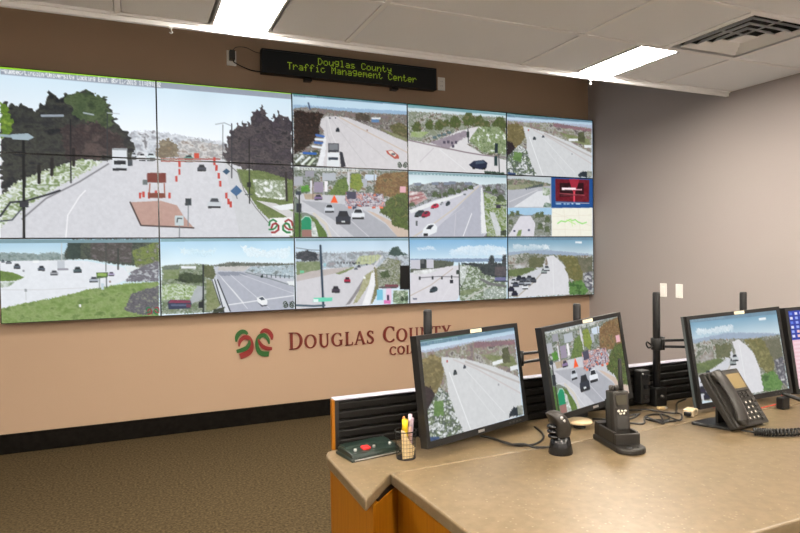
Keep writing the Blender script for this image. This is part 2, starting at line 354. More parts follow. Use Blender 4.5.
# pictures: F gradient, P patch, M mottled patch, L line, T caption; coordinates are fractions of the picture
SCENES={}
SCENES['boulevard']=[('F',(196,222,238),-.086,(240,245,250),.38),('P',[(.393,.389),(.476,.324),(.649,.375),(.795,.414),(1.0,.463),(.995,1.003),(.005,.998),(.008,.777)],(178,184,192),10,.0),('M',[(.397,.345),(.476,.324),(.562,.339),(.74,.373),(.794,.48),(.375,.515)],[(150,152,160),(196,202,210),(226,230,236),(120,120,125)],.0101,.0067),('P',[(.011,.533),(.343,.505),(.776,.482),(.999,.602),(.995,1.017),(.004,1.067)],(206,207,213),7,.0),('M',[(.015,.243),(.029,.207),(.043,.239),(.055,.214),(.078,.205),(.096,.226),(.113,.253),(.137,.215),(.149,.159),(.165,.115),(.179,.155),(.198,.152),(.216,.125),(.241,.115),(.266,.105),(.291,.107),(.309,.129),(.331,.144),(.347,.191),(.359,.238),(.374,.304),(.397,.333),(.419,.411),(.428,.46),(.415,.493),(.343,.511),(.273,.535),(.186,.578),(.108,.643),(.008,.777)],[(36,40,44),(50,52,52),(64,66,60),(30,33,38)],.0168,.0135),('M',[(.204,.151),(.241,.115),(.291,.107),(.331,.144),(.356,.239),(.351,.332),(.301,.313),(.239,.272)],[(66,82,56),(84,98,68),(50,62,46)],.0135,.0135),('M',[(.189,.338),(.298,.289),(.377,.366),(.402,.45),(.337,.499),(.205,.529)],[(70,58,58),(54,48,50),(86,74,72)],.0135,.0101),('M',[(.015,.214),(.032,.212),(.046,.286),(.041,.391),(.012,.429)],[(110,140,50),(80,110,40),(140,165,70)],.0101,.0101),('M',[(.008,.754),(.061,.658),(.156,.58),(.248,.513),(.324,.519),(.263,.597),(.169,.699),(.079,.821),(.005,.94)],[(214,220,226),(150,165,120),(232,236,240),(104,126,70),(190,198,190)],.0135,.0067),('L',[(.079,.61),(.078,.692)],.0101,(34,32,34)),('L',[(.123,.565),(.122,.666)],.0101,(34,32,34)),('L',[(.163,.52),(.161,.616)],.0101,(34,32,34)),('L',[(.23,.466),(.229,.551)],.0101,(34,32,34)),('L',[(.069,.886),(.142,.76),(.246,.653),(.339,.536)],.0054,(130,130,136)),('L',[(.199,.999),(.207,.86),(.245,.744),(.264,.706)],.0034,(240,240,244)),('L',[(.006,.87),(.036,.787),(.077,.78),(.148,.736),(.184,.71)],.0067,(40,44,52)),('L',[(.006,.899),(.04,.892),(.07,.821)],.0044,(60,66,76)),('L',[(.079,.41),(.073,1.01)],.0081,(20,22,26)),('L',[(.013,.406),(.041,.408),(.099,.408)],.0088,(150,168,176)),('P',[(.041,.397),(.093,.385),(.111,.407),(.093,.426),(.047,.425)],(158,176,186),4,.0),('P',[(.063,.781),(.09,.78),(.089,.815),(.063,.816)],(50,52,60),2,.0),('L',[(.223,.286),(.219,.66)],.0047,(30,32,36)),('L',[(.136,.274),(.199,.265)],.0081,(150,160,172)),('L',[(.264,.239),(.295,.247)],.0047,(170,180,190)),('L',[(.34,.222),(.336,.518)],.0034,(50,55,60)),('L',[(.34,.229),(.379,.23)],.0034,(190,198,206)),('P',[(.353,.449),(.402,.444),(.401,.506),(.352,.51)],(215,220,226),2,.0),('P',[(.353,.449),(.402,.444),(.402,.457),(.353,.461)],(150,156,162),2,.0),('P',[(.352,.51),(.401,.506),(.404,.55),(.4,.575),(.352,.578),(.349,.548)],(210,214,220),3,.0),('P',[(.357,.513),(.396,.51),(.396,.535),(.357,.538)],(30,36,44),2,.0),('P',[(.353,.561),(.399,.558),(.399,.574),(.353,.577)],(40,44,50),2,.0),('P',[(.403,.506),(.419,.505),(.419,.542),(.402,.544)],(70,76,84),2,.0),('P',[(.439,.508),(.439,.489),(.442,.486),(.445,.471),(.457,.47),(.46,.484),(.463,.487),(.463,.506)],(225,228,232),3,.0),('P',[(.443,.487),(.446,.474),(.457,.473),(.459,.485)],(35,40,48),3,.0),('P',[(.44,.509),(.44,.502),(.462,.5),(.462,.508)],(40,42,48),2,.0),('P',[(.466,.505),(.466,.486),(.47,.484),(.474,.469),(.489,.467),(.493,.482),(.496,.484),(.496,.503)],(210,222,226),3,.0),('P',[(.471,.484),(.474,.472),(.488,.471),(.491,.482)],(35,40,48),3,.0),('P',[(.467,.507),(.467,.5),(.495,.497),(.495,.505)],(40,42,48),2,.0),('P',[(.416,.5),(.416,.485),(.418,.482),(.42,.47),(.429,.47),(.431,.481),(.433,.483),(.433,.499)],(200,206,214),3,.0),('P',[(.419,.483),(.421,.473),(.428,.472),(.43,.482)],(35,40,48),3,.0),('P',[(.417,.502),(.417,.496),(.432,.494),(.432,.501)],(40,42,48),2,.0),('M',[(.503,.39),(.537,.368),(.568,.409),(.57,.486),(.498,.492)],[(136,118,96),(110,100,84),(150,140,120)],.0101,.0067),('M',[(.631,.397),(.656,.375),(.677,.425),(.673,.484),(.623,.488)],[(86,110,80),(110,128,100),(70,86,70)],.0101,.0067),('M',[(.568,.384),(.628,.371),(.729,.393),(.764,.483),(.57,.499)],[(190,180,176),(150,150,152),(214,214,214),(140,128,120)],.0101,.0034),('P',[(.589,.502),(.589,.486),(.593,.483),(.597,.471),(.614,.469),(.617,.481),(.621,.483),(.621,.499)],(90,140,130),3,.0),('P',[(.595,.484),(.598,.473),(.613,.472),(.616,.482)],(35,40,48),3,.0),('P',[(.591,.504),(.591,.497),(.62,.495),(.62,.501)],(40,42,48),2,.0),('P',[(.625,.455),(.643,.454),(.642,.486),(.625,.488)],(200,70,50),2,.0),('P',[(.508,.499),(.72,.482),(.72,.491),(.508,.508)],(150,70,60),2,.0),('P',[(.635,.559),(.635,.537),(.639,.533),(.643,.516),(.659,.514),(.663,.531),(.667,.534),(.667,.557)],(66,72,84),3,.0),('P',[(.64,.534),(.644,.519),(.658,.518),(.662,.532)],(35,40,48),3,.0),('P',[(.636,.562),(.636,.552),(.666,.55),(.665,.559)],(40,42,48),2,.0),('P',[(.669,.801),(.67,.765),(.676,.76),(.682,.732),(.709,.731),(.715,.758),(.721,.763),(.72,.799)],(196,202,208),3,.0),('P',[(.678,.761),(.684,.738),(.707,.737),(.712,.76)],(60,66,76),3,.0),('P',[(.671,.804),(.672,.79),(.718,.789),(.718,.803)],(40,42,48),2,.0),('P',[(.568,.499),(.576,.498),(.576,.537),(.567,.537)],(188,62,54),2,.0),('P',[(.567,.55),(.575,.55),(.575,.588),(.567,.589)],(188,62,54),2,.0),('P',[(.556,.596),(.564,.595),(.564,.634),(.556,.634)],(188,62,54),2,.0),('P',[(.694,.475),(.703,.475),(.702,.514),(.694,.515)],(188,62,54),2,.0),('P',[(.701,.514),(.71,.514),(.709,.553),(.7,.554)],(188,62,54),2,.0),('P',[(.709,.566),(.718,.566),(.718,.605),(.709,.606)],(188,62,54),2,.0),('P',[(.714,.619),(.723,.618),(.723,.658),(.714,.658)],(188,62,54),2,.0),('P',[(.735,.697),(.744,.696),(.744,.736),(.735,.736)],(188,62,54),2,.0),('P',[(.742,.736),(.751,.736),(.751,.776),(.742,.776)],(188,62,54),2,.0),('P',[(.751,.756),(.76,.755),(.76,.795),(.751,.796)],(188,62,54),2,.0),('P',[(.438,.71),(.446,.71),(.445,.748),(.437,.748)],(188,62,54),2,.0),('P',[(.449,.704),(.457,.703),(.457,.741),(.449,.741)],(188,62,54),2,.0),('P',[(.492,.695),(.5,.695),(.499,.733),(.491,.733)],(188,62,54),2,.0),('P',[(.531,.706),(.539,.706),(.539,.744),(.53,.744)],(188,62,54),2,.0),('P',[(.468,.709),(.476,.709),(.475,.747),(.467,.747)],(188,62,54),2,.0),('P',[(.408,.774),(.505,.761),(.56,.788),(.583,.859),(.618,.936),(.442,.921)],(182,148,138),6,.0),('L',[(.408,.774),(.442,.921),(.618,.936)],.0054,(70,56,56)),('P',[(.467,.583),(.524,.579),(.524,.643),(.466,.646)],(116,52,46),2,.0),('P',[(.452,.628),(.467,.627),(.467,.659),(.451,.659)],(100,110,112),2,.0),('L',[(.476,.652),(.471,.741)],.004,(150,80,60)),('L',[(.517,.649),(.519,.739)],.004,(150,80,60)),('P',[(.472,.712),(.519,.71),(.519,.742),(.471,.744)],(120,60,46),2,.0),('P',[(.59,.741),(.611,.74),(.611,.788),(.589,.789)],(48,58,66),2,.0),('L',[(.6,.787),(.598,.923)],.0034,(120,128,134)),('P',[(.552,.856),(.583,.855),(.583,.92),(.551,.92)],(190,202,206),2,.0),('L',[(.559,.898),(.562,.872),(.576,.875)],.004,(50,60,66)),('L',[(.567,.923),(.566,1.001)],.0034,(110,116,120)),('M',[(.735,.472),(.744,.352),(.774,.27),(.808,.226),(.831,.25),(.843,.168),(.866,.138),(.886,.115),(.905,.187),(.92,.205),(.94,.134),(.968,.165),(1.003,.215),(1.003,.615),(.877,.555),(.786,.528),(.735,.492)],[(74,66,74),(58,54,60),(90,82,84),(44,44,48)],.0101,.0135),('M',[(.779,.535),(.878,.541),(1.003,.601),(.999,1.017),(.928,.92),(.859,.799),(.815,.68),(.786,.601)],[(112,128,76),(96,112,66),(132,142,96)],.0135,.0034),('M',[(.839,.598),(.979,.603),(.97,.741),(.853,.718)],[(235,238,240),(110,125,90),(240,242,244)],.0081,.0034),('P',[(.852,.745),(.906,.791),(.968,.851),(1.0,.892),(1.001,.823),(.93,.763)],(205,204,204),5,.0),('P',[(.914,.784),(1.001,.76),(1.001,.802),(.945,.81)],(228,232,234),4,.0),('P',[(.735,.485),(.779,.535),(.793,.627),(.829,.746),(.874,.846),(.928,.961),(.789,1.002)],(200,202,206),5,.0),('L',[(.728,.473),(.786,.561),(.807,.68),(.852,.799),(.897,.893),(.928,.948)],.0034,(120,120,118)),('P',[(.742,.534),(.756,.553),(.741,.577),(.727,.555)],(52,84,112),2,.0),('P',[(.778,.645),(.8,.684),(.777,.721),(.755,.686)],(58,98,140),2,.0),('L',[(.777,.715),(.78,.735)],.0034,(80,90,100)),('L',[(.765,.244),(.761,.596)],.0044,(50,50,58)),('L',[(.763,.258),(.738,.241),(.705,.255)],.0034,(160,168,174)),('L',[(.732,.255),(.729,.486)],.0027,(90,90,96)),('L',[(.83,.343),(.827,.766)],.0047,(28,30,32)),('P',[(.819,.622),(.834,.621),(.834,.655),(.819,.656)],(30,34,36),2,.0),('L',[(.972,.548),(.974,.741)],.0088,(48,44,44)),('L',[(.811,.707),(.837,.705)],.0034,(60,70,70)),('P',[(.905,.866),(.992,.858),(.995,.989),(.912,.989)],(232,232,232),4,.0),('L',[(.902,.916),(.905,.889),(.918,.876),(.93,.889)],.007,(30,120,60)),('L',[(.911,.934),(.916,.91),(.928,.901),(.939,.92),(.938,.947),(.924,.965),(.912,.965)],.0079,(150,40,45)),('L',[(.933,.916),(.926,.934),(.916,.945),(.902,.945)],.0066,(30,120,60)),('L',[(.995,.915),(.992,.888),(.979,.875),(.966,.889)],.007,(150,40,45)),('L',[(.985,.933),(.98,.909),(.969,.9),(.957,.92),(.957,.947),(.971,.965),(.984,.965)],.0079,(30,120,60)),('L',[(.963,.916),(.969,.933),(.98,.945),(.994,.945)],.0066,(150,40,45)),('P',[(.018,-.011),(1.005,-.019),(1.005,.043),(.017,.047)],(150,158,172),3,.0),('T', '-Quebec/Lincoln/University Looking East 05/11/2015 11:09:02', .021, .009, .03, (235, 238, 240)),('L',[(.001,.007),(.48,.001),(1.017,.001)],.0074,(150,210,50))]
SCENES['avenue']=[('F',(160,196,222),-.05,(190,214,230),.036),('P',[(.009,.158),(.292,.149),(.616,.135),(1.012,.114),(1.011,.225),(.007,.292)],(150,178,204),4,.0052),('M',[(.008,.206),(.118,.178),(.267,.184),(.523,.191),(1.012,.17),(1.008,.583),(-.001,1.079)],[(120,112,116),(140,120,112),(96,100,92),(170,164,160),(84,76,76)],.0117,.0065),('P',[(.234,.336),(.272,.289),(.354,.272),(.457,.279),(.574,.336),(.733,.425),(.869,.509),(1.008,.583),(1.004,1.02),(.183,1.045),(.223,.81),(.256,.617),(.258,.491),(.227,.431)],(206,203,206),6,.0039),('L',[(.291,.297),(.326,.546),(.463,1.003)],.0065,(220,218,220)),('L',[(.316,.294),(.391,.475),(.621,.97)],.0052,(190,188,190)),('L',[(.354,.284),(.507,.462),(.811,.868)],.0052,(194,190,192)),('L',[(.393,.284),(.534,.394),(1.007,.74)],.0091,(200,184,170)),('L',[(.278,.341),(.288,.551),(.319,.674)],.0052,(190,188,192)),('M',[(.014,.25),(.057,.224),(.129,.255),(.216,.233),(.26,.269),(.228,.347),(.221,.432),(.22,.537),(.162,.669),(.087,.781),(.008,.85)],[(40,36,36),(64,48,42),(30,28,28),(84,64,56)],.013,.0104),('M',[(.008,.85),(.199,.77),(.223,.81),(.183,1.045),(.006,1.016)],[(60,72,50),(80,86,70),(210,216,220)],.0104,.0039),('L',[(.162,.722),(.243,.735)],.0182,(222,226,232)),('L',[(.181,.667),(.249,.671)],.0182,(60,100,170)),('L',[(.188,.62),(.252,.622)],.0182,(225,230,236)),('L',[(.194,.561),(.257,.575)],.0182,(70,110,180)),('L',[(.087,.823),(.186,.824)],.0182,(50,100,180)),('L',[(.025,.952),(.074,.865)],.0182,(220,226,226)),('L',[(.073,.98),(.136,.881)],.0182,(222,228,226)),('L',[(.122,.997),(.172,.899)],.0182,(200,210,190)),('P',[(.23,.768),(.269,.553),(.275,.615),(.267,.806),(.24,1.041),(.19,1.034)],(226,228,232),8,.0078),('P',[(.292,.667),(.384,.657),(.383,.785),(.291,.794)],(60,62,70),2,.0),('P',[(.3,.676),(.376,.669),(.375,.754),(.299,.761)],(120,124,130),2,.0),('P',[(.285,.805),(.384,.796),(.383,.903),(.284,.911)],(225,228,232),2,.0),('P',[(.293,.865),(.374,.858),(.374,.897),(.293,.904)],(50,60,74),2,.0),('P',[(.28,.911),(.387,.902),(.386,1.009),(.279,1.017)],(222,226,230),2,.0),('P',[(.388,.774),(.414,.782),(.44,.984),(.399,1.008)],(44,46,56),6,.0),('P',[(.357,.495),(.358,.466),(.362,.461),(.367,.438),(.385,.436),(.389,.458),(.393,.461),(.393,.491)],(50,54,62),3,.0),('P',[(.364,.462),(.368,.442),(.384,.441),(.387,.459)],(35,40,48),3,.0),('P',[(.359,.498),(.359,.486),(.392,.483),(.392,.494)],(40,42,48),2,.0),('P',[(.303,.295),(.314,.294),(.314,.319),(.303,.321)],(70,76,84),2,.0),('P',[(.351,.291),(.363,.29),(.362,.311),(.351,.312)],(90,96,104),2,.0),('P',[(.799,.726),(.854,.709),(.915,.781),(.922,.832),(.88,.84),(.812,.768)],(176,84,72),6,.0),('P',[(.819,.73),(.854,.718),(.897,.776),(.88,.809),(.833,.764)],(224,214,206),6,.0),('P',[(.849,.758),(.885,.755),(.885,.782),(.849,.785)],(90,90,96),2,.0),('M',[(.536,.222),(.575,.191),(.655,.217),(.661,.314),(.535,.297)],[(90,80,70),(70,66,60),(110,98,82)],.0104,.0065),('M',[(.829,.359),(.927,.292),(1.003,.338),(1.002,.517),(.883,.485)],[(104,104,70),(84,84,60),(130,120,90)],.0104,.0065),('P',[(.674,.258),(.742,.249),(.741,.315),(.674,.323)],(96,130,170),2,.0),('P',[(.674,.251),(.755,.241),(.755,.267),(.674,.277)],(220,224,228),2,.0),('M',[(.734,.392),(.883,.463),(1.001,.528),(1.001,.573),(.869,.509)],[(120,126,90),(140,140,110)],.0104,.0039),('L',[(.133,.119),(.145,.201)],.013,(70,84,110)),('P',[(.627,.431),(.638,.43),(.638,.456),(.627,.457)],(150,120,110),2,.0),('P',[(.01,.02),(1.013,.007),(1.013,.029),(.01,.044)],(96,128,150),6,.0),('T', '~', .02, .022, .023, (190, 205, 215)),('L',[(.909,.923),(.912,.9),(.924,.887),(.935,.898)],.0071,(40,60,40)),('L',[(.917,.937),(.922,.916),(.933,.908),(.943,.924),(.943,.946),(.93,.963),(.918,.963)],.008,(30,40,30)),('L',[(.938,.92),(.932,.936),(.922,.946),(.909,.947)],.0066,(40,60,40)),('L',[(.995,.916),(.993,.893),(.981,.883),(.969,.895)],.0071,(30,40,30)),('L',[(.986,.932),(.981,.912),(.971,.905),(.96,.922),(.96,.945),(.973,.959),(.985,.959)],.008,(40,60,40)),('L',[(.966,.918),(.972,.933),(.981,.942),(.995,.941)],.0066,(30,40,30)),('L',[(.008,.008),(1.013,-.002)],.0104,(50,110,84))]
SCENES['intersection']=[('F',(170,178,184),-.026,(120,130,120),.318),('M',[(.006,.03),(1.019,.011),(1.015,.427),(.002,.466)],[(96,110,84),(150,156,158),(76,88,66),(190,192,196),(122,108,90)],.0209,.0052),('P',[(.239,.087),(.353,.079),(.352,.186),(.238,.192)],(176,182,190),2,.0),('P',[(.005,.154),(.078,.15),(.076,.275),(.003,.279)],(170,172,180),2,.0),('P',[(.097,.065),(.171,.06),(.17,.144),(.096,.149)],(150,150,160),2,.0),('P',[(.607,.083),(.714,.076),(.713,.164),(.606,.17)],(200,212,226),2,.0),('P',[(.56,.152),(.626,.147),(.625,.256),(.559,.26)],(170,176,186),2,.0),('P',[(.169,.217),(.244,.213),(.243,.361),(.168,.365)],(150,140,160),2,.0),('P',[(.256,.202),(.283,.2),(.282,.349),(.254,.35)],(235,232,236),2,.0),('P',[(.451,.062),(.474,.06),(.472,.318),(.449,.319)],(205,205,210),2,.0),('P',[(.136,.198),(.153,.197),(.151,.386),(.134,.387)],(214,214,220),2,.0),('M',[(.371,.174),(.436,.127),(.461,.254),(.459,.405),(.28,.391),(.319,.304)],[(88,112,60),(110,130,70),(70,90,54)],.0104,.0078),('M',[(.488,.081),(.567,.075),(.592,.247),(.552,.336),(.474,.275)],[(110,134,60),(140,150,70),(90,110,50)],.0104,.0078),('M',[(.714,.109),(.796,.049),(1.004,.012),(1.001,.427),(.684,.374),(.699,.22)],[(130,98,64),(104,80,56),(150,120,80),(90,86,60)],.0118,.0078),('M',[(.058,.276),(.119,.262),(.137,.355),(.063,.369)],[(90,150,60),(70,120,50)],.0104,.0065),('P',[(.008,.393),(.131,.381),(.242,.397),(.684,.396),(.792,.44),(.874,.588),(.997,.921),(.996,1.0),(.274,.997),(.177,.711),(.042,.61),(.044,.485)],(196,197,203),6,.0026),('P',[(.056,.484),(.203,.627),(.327,.751),(.506,.998),(.898,.999),(.789,.811),(.602,.617),(.497,.533)],(168,170,178),5,.0),('P',[(.081,.389),(.23,.383),(.242,.467),(.093,.466)],(176,160,140),6,.0),('L',[(.042,.641),(.153,.649),(.251,.753),(.313,.879),(.376,.997)],.0065,(214,214,218)),('L',[(.456,.728),(.638,.998)],.0065,(200,200,206)),('L',[(.165,.67),(.263,.816),(.3,.997)],.0235,(206,200,190)),('P',[(.615,.605),(.682,.637),(.872,.788),(.997,.899),(.996,1.0),(.898,.999),(.789,.789)],(200,182,168),5,.0),('M',[(.737,.547),(.806,.457),(.903,.342),(1.001,.36),(.997,.899),(.858,.832),(.831,.722),(.736,.635)],[(72,92,48),(96,112,58),(56,70,40),(120,120,70)],.0118,.0104),('P',[(.456,.485),(.487,.484),(.486,.583),(.455,.584)],(230,120,90),2,.0),('P',[(.509,.418),(.54,.417),(.539,.516),(.508,.517)],(60,66,90),2,.0),('P',[(.548,.46),(.58,.459),(.579,.558),(.547,.559)],(90,90,110),2,.0),('P',[(.614,.435),(.646,.434),(.645,.535),(.613,.536)],(230,220,215),2,.0),('P',[(.667,.477),(.7,.476),(.699,.577),(.666,.578)],(200,100,80),2,.0),('P',[(.708,.41),(.741,.409),(.74,.51),(.707,.511)],(70,76,100),2,.0),('P',[(.735,.475),(.767,.474),(.767,.575),(.734,.576)],(230,120,90),2,.0),('P',[(.495,.494),(.526,.493),(.526,.593),(.494,.593)],(60,66,90),2,.0),('P',[(.431,.378),(.462,.377),(.461,.476),(.43,.477)],(90,90,110),2,.0),('P',[(.642,.347),(.674,.346),(.673,.446),(.641,.448)],(230,220,215),2,.0),('P',[(.575,.35),(.607,.349),(.606,.449),(.574,.45)],(200,100,80),2,.0),('P',[(.689,.356),(.721,.354),(.72,.455),(.688,.457)],(70,76,100),2,.0),('M',[(.434,.342),(.766,.359),(.791,.546),(.432,.556)],[(230,130,100),(60,62,90),(230,228,230),(120,110,130),(240,180,160),(90,80,100)],.0183,.0026),('P',[(.447,.341),(.525,.337),(.524,.445),(.446,.448)],(70,70,90),2,.0),('P',[(.304,.507),(.337,.389),(.368,.505)],(240,90,40),6,.0),('P',[(.167,.47),(.167,.43),(.176,.424),(.184,.393),(.221,.392),(.229,.422),(.237,.427),(.237,.467)],(130,110,150),3,.0),('P',[(.179,.425),(.186,.4),(.218,.398),(.225,.424)],(35,40,48),3,.0),('P',[(.169,.474),(.17,.458),(.234,.455),(.234,.471)],(40,42,48),2,.0),('P',[(.251,.643),(.252,.581),(.262,.572),(.272,.525),(.316,.524),(.325,.57),(.335,.579),(.335,.641)],(200,206,214),3,.0),('P',[(.266,.575),(.275,.535),(.313,.534),(.321,.573)],(35,40,48),3,.0),('P',[(.255,.649),(.255,.624),(.332,.622),(.331,.647)],(40,42,48),2,.0),('P',[(.346,.808),(.347,.709),(.362,.695),(.379,.62),(.446,.618),(.461,.693),(.476,.707),(.475,.806)],(44,50,62),3,.0),('P',[(.369,.699),(.382,.636),(.442,.634),(.454,.697)],(35,40,48),3,.0),('P',[(.351,.817),(.351,.778),(.47,.776),(.47,.816)],(40,42,48),2,.0),('P',[(.484,.733),(.484,.655),(.498,.644),(.513,.584),(.573,.583),(.586,.642),(.6,.652),(.6,.731)],(222,226,232),3,.0),('P',[(.504,.647),(.516,.597),(.569,.595),(.581,.645)],(35,40,48),3,.0),('P',[(.488,.74),(.488,.709),(.595,.707),(.595,.739)],(40,42,48),2,.0),('P',[(.394,.765),(.427,.765),(.427,.786),(.394,.787)],(220,224,226),2,.0),('M',[(.127,.691),(.189,.753),(.262,.922),(.274,.997),(.137,.996)],[(96,124,60),(80,104,52)],.0104,.0039),('M',[(.006,.652),(.06,.672),(.057,.996),(.002,.995)],[(90,126,60),(70,100,48)],.0104,.0039),('P',[(.059,.755),(.09,.703),(.127,.712),(.142,.754),(.138,.891),(.058,.891)],(20,140,100),4,.0),('L',[(.059,.755),(.09,.703),(.127,.712),(.142,.754)],.0065,(190,220,205)),('P',[(.064,.897),(.15,.897),(.149,.99),(.063,.989)],(150,110,104),2,.0),('M',[(.139,.754),(.17,.796),(.199,.996),(.143,.996)],[(235,238,240),(150,160,150)],.0104,.0026),('P',[(.02,.527),(.062,.526),(.06,.651),(.019,.652)],(34,44,56),2,.0),('L',[(.045,.401),(.043,.996)],.0118,(40,44,44)),('P',[(.018,.357),(.06,.355),(.059,.405),(.018,.407)],(50,60,70),2,.0),('L',[(.157,.166),(.157,.46)],.0065,(120,100,90)),('L',[(.69,.089),(.687,.373)],.0052,(90,80,70)),('P',[(.925,.241),(.981,.238),(.981,.327),(.924,.33)],(220,170,180),2,.0),('P',[(.006,.013),(1.019,-.004),(1.019,-.022),(.006,-.007)],(40,46,50),6,.0),('T', 'T20-Lincoln/University West 05/11/2015 11:09:02', .017, .013, .041, (225, 228, 226))]
SCENES['crossing']=[('F',(170,200,215),-.064,(200,215,220),.073),('M',[(.006,.111),(1.0,.085),(.994,.985),(.003,.551)],[(130,138,116),(160,164,156),(98,108,84),(196,198,196),(120,104,96),(86,96,70)],.0179,.008),('M',[(.053,.416),(.04,.342),(.074,.261),(.108,.257),(.137,.33),(.117,.409)],[(92,104,60),(74,86,52),(116,112,80)],.0139,.0119),('M',[(.179,.367),(.166,.297),(.198,.221),(.23,.217),(.257,.286),(.238,.36)],[(92,104,60),(74,86,52),(116,112,80)],.0139,.0119),('M',[(.272,.362),(.257,.286),(.293,.203),(.328,.199),(.358,.273),(.337,.354)],[(92,104,60),(74,86,52),(116,112,80)],.0139,.0119),('M',[(.42,.317),(.401,.223),(.446,.12),(.491,.115),(.528,.207),(.502,.308)],[(92,104,60),(74,86,52),(116,112,80)],.0139,.0119),('M',[(.556,.262),(.537,.16),(.585,.05),(.633,.044),(.674,.143),(.645,.251)],[(92,104,60),(74,86,52),(116,112,80)],.0139,.0119),('M',[(.666,.261),(.649,.177),(.69,.085),(.73,.08),(.764,.162),(.74,.252)],[(92,104,60),(74,86,52),(116,112,80)],.0139,.0119),('M',[(.348,.305),(.337,.246),(.365,.182),(.392,.179),(.415,.236),(.399,.299)],[(92,104,60),(74,86,52),(116,112,80)],.0139,.0119),('M',[(.865,.337),(.841,.215),(.9,.082),(.959,.075),(1.01,.194),(.975,.324)],[(92,104,60),(74,86,52),(116,112,80)],.0139,.0119),('M',[(.753,.3),(.739,.227),(.774,.148),(.809,.144),(.838,.215),(.818,.292)],[(92,104,60),(74,86,52),(116,112,80)],.0139,.0119),('P',[(.003,.537),(.209,.575),(.503,.347),(.685,.264),(.788,.283),(.582,.552),(.744,.691),(.995,.764),(.994,1.001),(-.001,1.022)],(214,212,214),5,.004),('P',[(.209,.56),(.563,.34),(.603,.397),(.382,.648)],(150,140,150),10,.008),('M',[(.602,.489),(.706,.262),(.914,.237),(.998,.353),(.996,.669),(.744,.66)],[(230,233,234),(110,130,80),(150,160,130),(90,110,70)],.0179,.006),('M',[(.041,.415),(.21,.396),(.134,.493),(.022,.491)],[(140,160,100),(170,180,150)],.0159,.004),('L',[(.003,.545),(.228,.602),(.561,.677),(.744,.707),(.995,.726)],.0119,(140,128,134)),('L',[(.247,.645),(.112,.866)],.006,(190,184,190)),('L',[(.304,.655),(.559,.952)],.006,(226,226,228)),('P',[(.239,.464),(.277,.46),(.277,.496),(.238,.5)],(90,110,116),2,.0),('P',[(.287,.429),(.326,.425),(.325,.461),(.287,.465)],(90,110,116),2,.0),('P',[(.336,.408),(.375,.404),(.374,.44),(.335,.445)],(90,110,116),2,.0),('P',[(.385,.373),(.424,.368),(.424,.405),(.384,.409)],(90,110,116),2,.0),('P',[(.599,.873),(.651,.807),(.753,.783),(.794,.827),(.783,.912),(.742,.939),(.64,.922)],(34,42,66),6,.0),('P',[(.671,.812),(.743,.794),(.774,.831),(.671,.858)],(70,84,104),6,.0),('P',[(.636,.907),(.664,.905),(.664,.936),(.635,.938)],(24,26,30),2,.0),('P',[(.744,.905),(.773,.903),(.773,.934),(.744,.936)],(24,26,30),2,.0),('P',[(.421,.526),(.444,.524),(.444,.566),(.42,.568)],(80,74,90),2,.0),('P',[(.46,.513),(.484,.51),(.484,.553),(.46,.555)],(80,74,90),2,.0),('P',[(.43,.577),(.454,.574),(.453,.617),(.43,.619)],(80,74,90),2,.0),('P',[(.342,.525),(.366,.523),(.365,.565),(.342,.567)],(80,74,90),2,.0),('P',[(.381,.515),(.405,.512),(.405,.555),(.381,.557)],(80,74,90),2,.0),('L',[(.594,.306),(.598,.52)],.0099,(60,64,66)),('P',[(.581,.353),(.609,.35),(.609,.442),(.58,.445)],(60,66,66),2,.0),('L',[(.915,.676),(.921,.974)],.0119,(80,86,88)),('P',[(.868,.711),(.902,.708),(.901,.865),(.867,.868)],(40,60,62),2,.0),('P',[(.874,.508),(.908,.504),(.907,.661),(.873,.664)],(40,52,56),2,.0),('M',[(.762,.954),(.972,.97),(.983,1.001),(.762,1.0)],[(40,56,50),(60,80,66)],.0159,.006),('P',[(.007,.017),(1.0,.013),(1.0,.05),(.007,.058)],(120,160,168),6,.0),('L',[(.004,.006),(1.011,-.001)],.0119,(40,90,76))]
